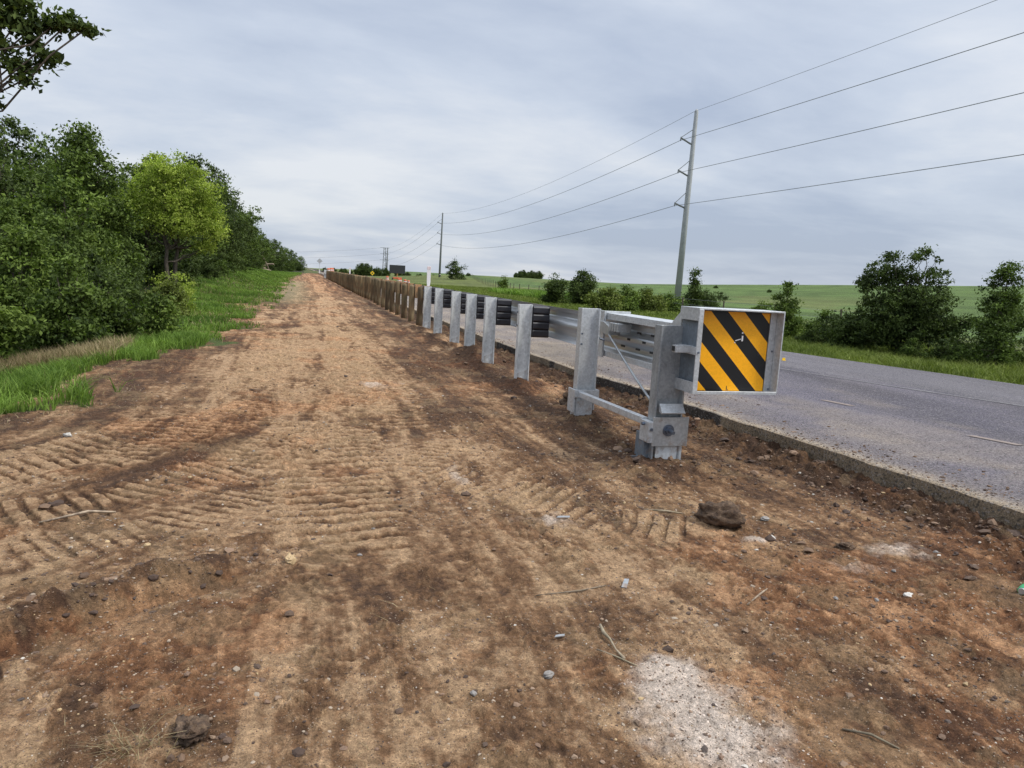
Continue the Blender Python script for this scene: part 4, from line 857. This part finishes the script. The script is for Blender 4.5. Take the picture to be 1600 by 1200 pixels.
def clod(name, x, y, r_, sq, label, mat=CLOD, seed=0, cat='clod', rough_=.25, group=None):
    rl = np.random.default_rng(seed); nlat, nlon = 22, 34; V = []
    ph = rl.uniform(0, 6, 12)
    for i_ in range(nlat+1):
        th = math.pi*i_/nlat
        for j_ in range(nlon):
            a = 2*math.pi*j_/nlon; p = np.array([math.sin(th)*math.cos(a), math.sin(th)*math.sin(a), math.cos(th)])
            V.append(p)
    V = np.array(V); d = np.ones(len(V))
    for o_ in range(4):
        f_ = 1.7*2**o_; d += rough_*.55**o_*(vn(V[:, 0]*f_+V[:, 2]*2.3*f_+ph[o_]+9, V[:, 1]*f_-V[:, 2]*1.7*f_+ph[o_+4]+9, seed+o_)*2-1)
    V = V*d[:, None]*np.array(sq)*r_
    F_ = []
    for i_ in range(nlat):
        for j_ in range(nlon): F_.append((i_*nlon+j_, i_*nlon+(j_+1) % nlon, (i_+1)*nlon+(j_+1) % nlon, (i_+1)*nlon+j_))
    o = fmesh(name, V, np.array(F_)[:, ::-1], mat); o.location = (x, y, gz(x, y)+r_*sq[2]*.55); o.rotation_euler[2] = seed; return tag(o, label, cat, group)
clod('dirt_clod', 2.90, 4.36, .150, (1.08, .85, .66), 'big dark dirt clod lying alone on the dirt right of the front post', seed=21, rough_=.34)
clod('dirt_clod', 3.5, 9.0, .14, (1.1, .9, .75), 'dark dirt clod left of the broken slab edge behind the steel post', seed=4, rough_=.5)
clod('dirt_clod', 3.78, 9.55, .10, (1.1, .9, .7), 'smaller dark clod near the broken slab edge', seed=5, rough_=.5)
clod('dirt_clod', 3.48, 3.80, .038, (1.3, .8, .7), 'small black clod between the pale dusty patches on the right', seed=6, rough_=.5)
clod('dirt_clod', -.36, 2.52, .055, (1.2, .9, .7), 'dark clod beside the dry straw clump in the lower left', seed=8, rough_=.5)
STN = simple('tan_stone', (.46, .33, .18), .8); STW = simple('pale_stone', (.55, .52, .47), .7); STG = simple('grey_stone', (.26, .24, .22), .8)
clod('stone', -.05, 4.04, .032, (1.2, .8, .8), 'tan stone poking out of the track marks left of centre', STN, 11, 'stone', .3)
clod('stone', 3.30, 3.08, .022, (1.3, .9, .8), 'rounded white stone on the right side of the dirt', STW, 12, 'stone', .2)
clod('stone', 3.3, 4.42, .030, (1.2, .9, .5), 'flat grey brown stone below the slab edge on the right', STG, 13, 'stone', .3)
clod('stone', 3.1, 4.05, .018, (1.5, .8, .5), 'small white chip close to the flat grey brown stone', STW, 14, 'stone', .3)
clod('stone', -2.05, 7.3, .03, (1.6, .8, .6), 'pale stone beside the tongue of lush grass on the left', STW, 15, 'stone', .3)
clod('stone', 1.02, 2.68, .02, (1.2, .9, .7), 'brown stone just left of the curved stick', STG, 16, 'stone', .3)
rl = np.random.default_rng(77)
for k_ in range(16):
    x = rl.uniform(-1.6, 4.2); y = rl.uniform(2.6, 7.5); 
    if x > xedge(y)-.5: continue
    clod('stone', x, y, rl.uniform(.008, .017), (1.2, .9, .7), 'pea sized pebble lying loose on the bare dirt', (STN, STG, STG, STG)[k_ % 4], 40+k_, 'stone', .25, 'loose pebbles on the dirt')
# sticks
def stick(pts, r_, label, mat=WEATH):
    mb_ = MB(); P = [(x, y, gz(x, y)+r_*.8+dz_) for x, y, dz_ in pts]; x0_, y0_, z0_ = P[0]
    mb_.tube([(a-x0_, b-y0_, c_-z0_) for a, b, c_ in P], [r_*(.75+.35*math.sin(i_*1.7)) for i_ in range(len(P))], 7); o = mb_.build('stick', mat, smooth=True); o.location = P[0]; return tag(o, label, 'stick')
stick([(1.40, 3.03, .01), (1.385, 2.95, .012), (1.385, 2.88, .01), (1.38, 2.80, .006), (1.39, 2.73, 0)], .0085, 'curved brown stick lying on the dirt left of the white sand')
stick([(1.30, 2.83, 0), (1.36, 2.76, .004), (1.42, 2.66, 0)], .004, 'thin twig crossing below the curved stick')
stick([(2.28, 3.12, 0), (2.40, 3.18, .02), (2.50, 3.26, .01)], .005, 'pale bent twig on the dirt in the right foreground')
stick([(2.55, 3.12, 0), (2.68, 3.18, .012)], .004, 'short twig right of the pale bent twig')
stick([(2.02, 2.10, 0), (2.10, 2.04, .01), (2.16, 1.96, 0)], .005, 'thin twig at the bottom edge right of the white sand')
stick([(2.45, 4.7, .0), (2.6, 4.62, .01), (2.72, 4.60, 0)], .006, 'brown twig on the dirt below the front post')
stick([(-1.55, 4.9, .0), (-1.3, 5.0, .015), (-1.15, 5.02, 0)], .008, 'dark twig on the track marks at the far left')
stick([(1.2, 3.42, 0), (1.45, 3.42, .008), (1.62, 3.47, 0)], .004, 'long thin stem leading to the metal shard')
# litter
def flat(name, x, y, w_, l_, rz, mat, label, cat, tilt=.15):
    mb_ = MB(); mb_.prism([(-w_/2, -l_/2, 0), (w_/2*.7, -l_/2*.9, 0), (w_/2, l_/2, 0), (-w_/2*.5, l_/2*.8, 0)], (0, 0, .004)); o = mb_.build(name, mat); o.location = (x, y, gz(x, y)+.012); o.rotation_euler = (tilt, .1, rz); return tag(o, label, cat)
flat('metal_shard', 1.73, 3.46, .035, .10, -.5, STEELD, 'grey metal shard lying at the end of the thin stem', 'scrap')
flat('metal_shard', 1.75, 4.53, .12, .03, .1, STEELD, 'long thin grey scrap lying on the dirt in front of the posts', 'scrap')
flat('metal_shard', 1.17, 2.97, .065, .016, .2, STEELD, 'small shiny bluish scrap in the dark soil left of the stick', 'scrap')
Cn = thing('drink_can', (4.045, 3.0, gz(4.045, 3.0)+.026), 'green drink can lying at the right edge of the dirt', 'can', rz=.5)
mb = MB(); mb.tube([(-.05, 0, 0), (-.044, 0, 0), (.05, 0, 0), (.056, 0, 0)], [.026, .032, .032, .027], 20); mb.build('can_body', GREEN, Cn, smooth=True)
mb = MB(); mb.tube([(-.058, 0, 0), (-.051, 0, 0)], [.024, .026], 20); mb.build('can_end', ALU, Cn); Cn.scale = (.75, .75, .75)
# ------------------------------------------------------------------ road and roadside items
Pm = thing('pavement_marker', (9.82, 13.1, roadz(9.82, 13.1)), 'tiny yellow reflective tab standing on the road beside the striped sign', 'road marker')
mb = MB(); mb.box(-.05, .05, -.04, .04, 0, .012); mb.build('base', YEL, Pm); mb = MB(); mb.prism([(-.05, 0, .012), (.05, 0, .012), (.045, 0, .075), (-.045, 0, .075)], (0, .008, 0)); mb.build('tab', YEL, Pm); Pm.scale = (.75, .75, .75)
# marker post in the right verge
Mk = thing('marker_post', lz(19.1, 18.4), 'thin post with a pale top standing in the grass right of the big tree', 'marker post')
mb = MB(); mb.tube([(0, 0, -.2), (0, 0, .5)], .022, 8); mb.build('stake', BARK, Mk); mb = MB(); mb.box(-.035, .035, -.01, .01, .5, .86); mb.build('plate', WHITE, Mk, bevel=.004)
# fence
Fn = thing('wire_fence', (24, 40, 0), 'thin post and wire fence between the roadside grass and the field', 'fence')
fx = lambda y: np.interp(y, [5, 60, 90, 230, 300], [23.5, 24.2, 26.2, 52, 62]); fpst = None; tops = []
for y in list(np.arange(8, 120, 5.))+list(np.arange(120, 235, 6.)):
    x = float(fx(y)); z = gz(x, y)
    if fpst is None: mb_ = MB(); mb_.tube([(0, 0, -.3), (0, 0, 1.15)], [.05, .045], 7); fpst = mb_.build('fence_post', BARK, Fn); o = fpst
    else: o = fpst.copy(); COL.objects.link(o); o.parent = Fn
    o.location = (x-24, y-40, z); tops.append((x-24, y-40, z))
mb = MB()
for hh in (.35, .7, 1.05):
    mb.tube([(a+.05, b, c_+hh) for a, b, c_ in tops], .006, 4, cap=False)
build_each(mb, 'wire', WIRE, Fn)
# ------------------------------------------------------------------ power lines
def power_pole(x, y, zb, h, label, sc_=1., lean_=.25, mat=CONC):
    t_ = thing('power_pole', (x, y, zb), label, 'power pole'); mb_ = MB()
    mb_.tube([(0, 0, -1), (lean_*.5, 0, h*.5), (lean_, 0, h-.25), (lean_, 0, h)], [.37*sc_, .285*sc_, .20*sc_, .11*sc_], 12); mb_.build('pole', mat, t_, smooth=True)
    tips = [Vector((x+lean_-.25, y, zb+h-.25))]
    for (zt, zu, zl, dx) in ((h-3.0, h-2.0, h-3.55, 1.45), (h-6.25, h-5.1, h-6.75, 1.38), (h-9.6, h-8.3, h-10.0, 1.4)):
        px_ = lean_*zt/h; m_ = MB(); m_.tube([(px_-.15, 0, zl), (px_-dx, 0, zt)], .075*sc_, 7)
        for k_ in range(7): t__ = .15+.12*k_; m_.tube([(px_-.15-(dx-.15)*t__, 0, zl+(zt-zl)*t__), (px_-.15-(dx-.15)*(t__+.03), 0, zl+(zt-zl)*(t__+.03))], .11*sc_, 8)
        m_.build('insulator', POLEG, t_)
        m_ = MB(); m_.tube([(px_-.1, 0, zu), (px_-dx, 0, zt+.05)], .035*sc_, 6); m_.tube([(px_-dx, 0, zt+.1), (px_-dx-.05, 0, zt-.3)], .06*sc_, 6); m_.build('brace', POLEG, t_)
        tips.append(Vector((x+px_-dx-.05, y, zb+zt-.25)))
    return tips
t1 = power_pole(38.35, 70, -.3, 20.25, 'nearest and tallest power pole leaning slightly over the bushes across the road', lean_=.35)
t2 = power_pole(41.4, 230, -.5, 21.4, 'second power pole rising behind the round dark tree', mat=POLEG)
t3 = power_pole(43, 400, -3, 17.5, 'farthest slim power pole seen just beyond the guardrail', sc_=1.2, mat=POLEG)
t0 = [Vector((35.5, -95, t.z+.5)) for t in t1]
sag0 = [1.35, .95, .85, .75]
def cable(a, b, sg_, mb_, r_, n_=26): mb_.tube([tuple(a.lerp(b, i_/n_)-Vector((0, 0, 4*sg_*(i_/n_)*(1-i_/n_)))) for i_ in range(n_+1)], r_, 5, cap=False)
for k_, nm in enumerate(('topmost thin overhead wire joining the tops of the poles', 'upper of the three overhead wires on the pole brackets', 'middle of the three overhead wires on the pole brackets', 'lowest of the three overhead wires on the pole brackets')):
    mb = MB(); r_ = .016 if k_ == 0 else .024; cable(t0[k_], t1[k_], sag0[k_], mb, r_); cable(t1[k_], t2[k_], 2.6, mb, r_*1.15); cable(t2[k_], t3[k_], 2.2, mb, r_*1.25)
    tag(mb.build('overhead_wire', WIRE), nm, 'wire', 'overhead wires')
# lattice pole beside the farthest one with cross wires running off to the left
Lt = thing('lattice_pylon', (38.8, 372, -3), 'distant narrow lattice pylon beside the farthest pole', 'pylon'); mb = MB()
for a, b in ((-1, -1), (1, -1), (1, 1), (-1, 1)): mb.tube([(a*1.0, b*1.0, 0), (a*.45, b*.45, 16.5)], .09, 5)
for k_ in range(11):
    z = k_*1.5; q_ = 1.0-.55*k_/11; q2 = 1.0-.55*(k_+1)/11
    mb.tube([(-q_, -q_, z), (q2, -q2, z+1.5)], .05, 4); mb.tube([(q_, -q_, z), (-q2, -q2, z+1.5)], .05, 4)
mb.build('lattice', POLEG, Lt); mb = MB()
for z in (16.2, 13.2, 10.2): mb.box(-2.2, 2.2, -.08, .08, z, z+.18)
build_each(mb, 'crossarm', POLEG, Lt)
for k_, z in enumerate((13.2, 10.2, 7.2)):
    mb = MB(); cable(Vector((36.8, 372, z)), Vector((-150, 420, z+8)), 9, mb, .035); tag(mb.build('cross_wire', WIRE), ('highest', 'middle', 'lowest')[k_]+' faint wire crossing the sky low on the left of the lattice pylon', 'wire', 'cross wires')
# ------------------------------------------------------------------ far roadwork
Ms = thing('message_board', (19.5, 160, -.2), 'large black message board on a trailer far beyond the guardrail', 'message board')
mb = MB(); mb.box(-1.7, 1.7, -.12, .12, 1.55, 3.35); mb.build('board', BLACK, Ms, bevel=.03); mb = MB(); mb.tube([(0, 0, .3), (0, 0, 1.6)], .10, 8); mb.build('mast', simple('mast_tan', (.35, .22, .08), .6), Ms)
mb = MB(); mb.box(-.9, .9, -.9, .9, .35, .75); mb.box(-.1, .1, -2.2, -.9, .35, .5); mb.build('trailer', ORANGE, Ms, bevel=.03); mb = MB()
for a in (-1, 1): mb.tube([(a*.92, 0, .3), (a*1.1, 0, .3)], .3, 14)
build_each(mb, 'wheel', BLACK, Ms)
Ys = thing('warning_sign', (12.4, 140, 0), 'small yellow diamond warning sign in front of dark trees', 'sign')
mb = MB(); mb.prism([(-.42, 0, 1.2), (0, 0, .78), (.42, 0, 1.2), (0, 0, 1.62)], (0, .03, 0)); mb.build('sign_face', YEL, Ys); mb = MB(); mb.tube([(0, .05, -.2), (0, .05, 1.4)], .04, 6); mb.build('post', STEELD, Ys)
mb = MB(); mb.box(-.12, .12, -.02, -.005, 1.1, 1.3); mb.build('symbol', BLACK, Ys)
Ds = thing('roadside_sign', (3.95, 200, .1), 'pale diamond sign on a thin post at the far end of the dirt strip', 'sign')
mb = MB(); mb.prism([(-.75, 0, 3.3), (0, 0, 2.6), (.75, 0, 3.3), (0, 0, 4.0)], (0, .04, 0)); mb.build('sign_back', ALU, Ds); mb = MB(); mb.tube([(0, .06, -.3), (0, .06, 3.6)], .06, 6); mb.build('post', STEELP, Ds); mb = MB(); mb.box(-.12, .12, -.06, 0, .1, 1.0); mb.build('marker', WHITE, Ds)
brl = None
for k_, (x, y, s) in enumerate(((13.05, 120, 1.0), (13.7, 110, .85), (14.2, 112, .8), (13.3, 100, .85), (13.9, 101, .8), (5.6, 180, 1.5), (6.3, 184, 1.6), (6.9, 190, 1.6))):
    if brl is None:
        brl = thing('traffic_drum', (x, y, 0), '', 'traffic drum', 'orange traffic drums'); mb = MB(); mb.tube([(0, 0, 0), (0, 0, .08), (0, 0, .08), (0, 0, .85), (0, 0, .95)], [.33, .33, .27, .23, .12], 16); mb.build('drum', ORANGE, brl, smooth=False)
        mb = MB(); mb.tube([(0, 0, .3), (0, 0, .42)], [.262, .257], 16, cap=False); mb.tube([(0, 0, .56), (0, 0, .68)], [.252, .247], 16, cap=False); build_each(mb, 'reflective_band', WHITE, brl); o = brl
    else: o = copy_tree(brl)
    o.location = (x, y, gz(x, y)+(.0 if y < 150 else .25)); o.scale = (s, s, s); o['label'] = ('orange and white traffic drum standing on the far road beyond the wooden posts' if y < 150 else 'orange traffic drum at the very far end of the guardrail')
    o['group'] = 'traffic drums beyond the wooden posts' if y < 150 else 'traffic drums at the far end'
# log pile beside the dirt
LGS = [((-8.6, 137, .9), (-6.2, 138.5, 1.3), .22, 'bare pale log lying across the top of the pile'), ((-9.4, 138.5, .5), (-6.6, 137, .7), .28, 'thick log at the bottom of the pile'), ((-9.0, 136.8, 2.2), (-7.2, 137.8, .5), .16, 'pale log leaning to the left out of the pile'),
       ((-7.2, 137, 3.0), (-6.0, 137.5, .5), .16, 'pale broken log standing up from the right of the pile'), ((-7.6, 139, 1.2), (-5.2, 138, 1.5), .2, 'forked log pointing right from the pile'), ((-9.8, 137.5, .4), (-8.0, 137, .6), .22, 'short dark log at the left foot of the pile'), ((-7.0, 136, .4), (-5.6, 136.4, .3), .18, 'short log with a white cut end in front of the pile')]
for (a, b, r_, lab) in LGS:
    up_l = Vector((0, 0, gz(-7.5, 137.5)-.25)); a = Vector(a)+up_l; b = Vector(b)+up_l; mb = MB(); mb.tube([(0, 0, 0), tuple((b-a)*.5+Vector((0, 0, .08))), tuple(b-a)], [r_, r_*.9, r_*.7], 9); o = mb.build('log', WEATH, smooth=False); o.location = a; tag(o, lab, 'log', 'logs in the cut pile')
print('objects', len(COL.objects), 'polys', sum(len(o.data.polygons) for o in COL.objects if o.type == 'MESH'))
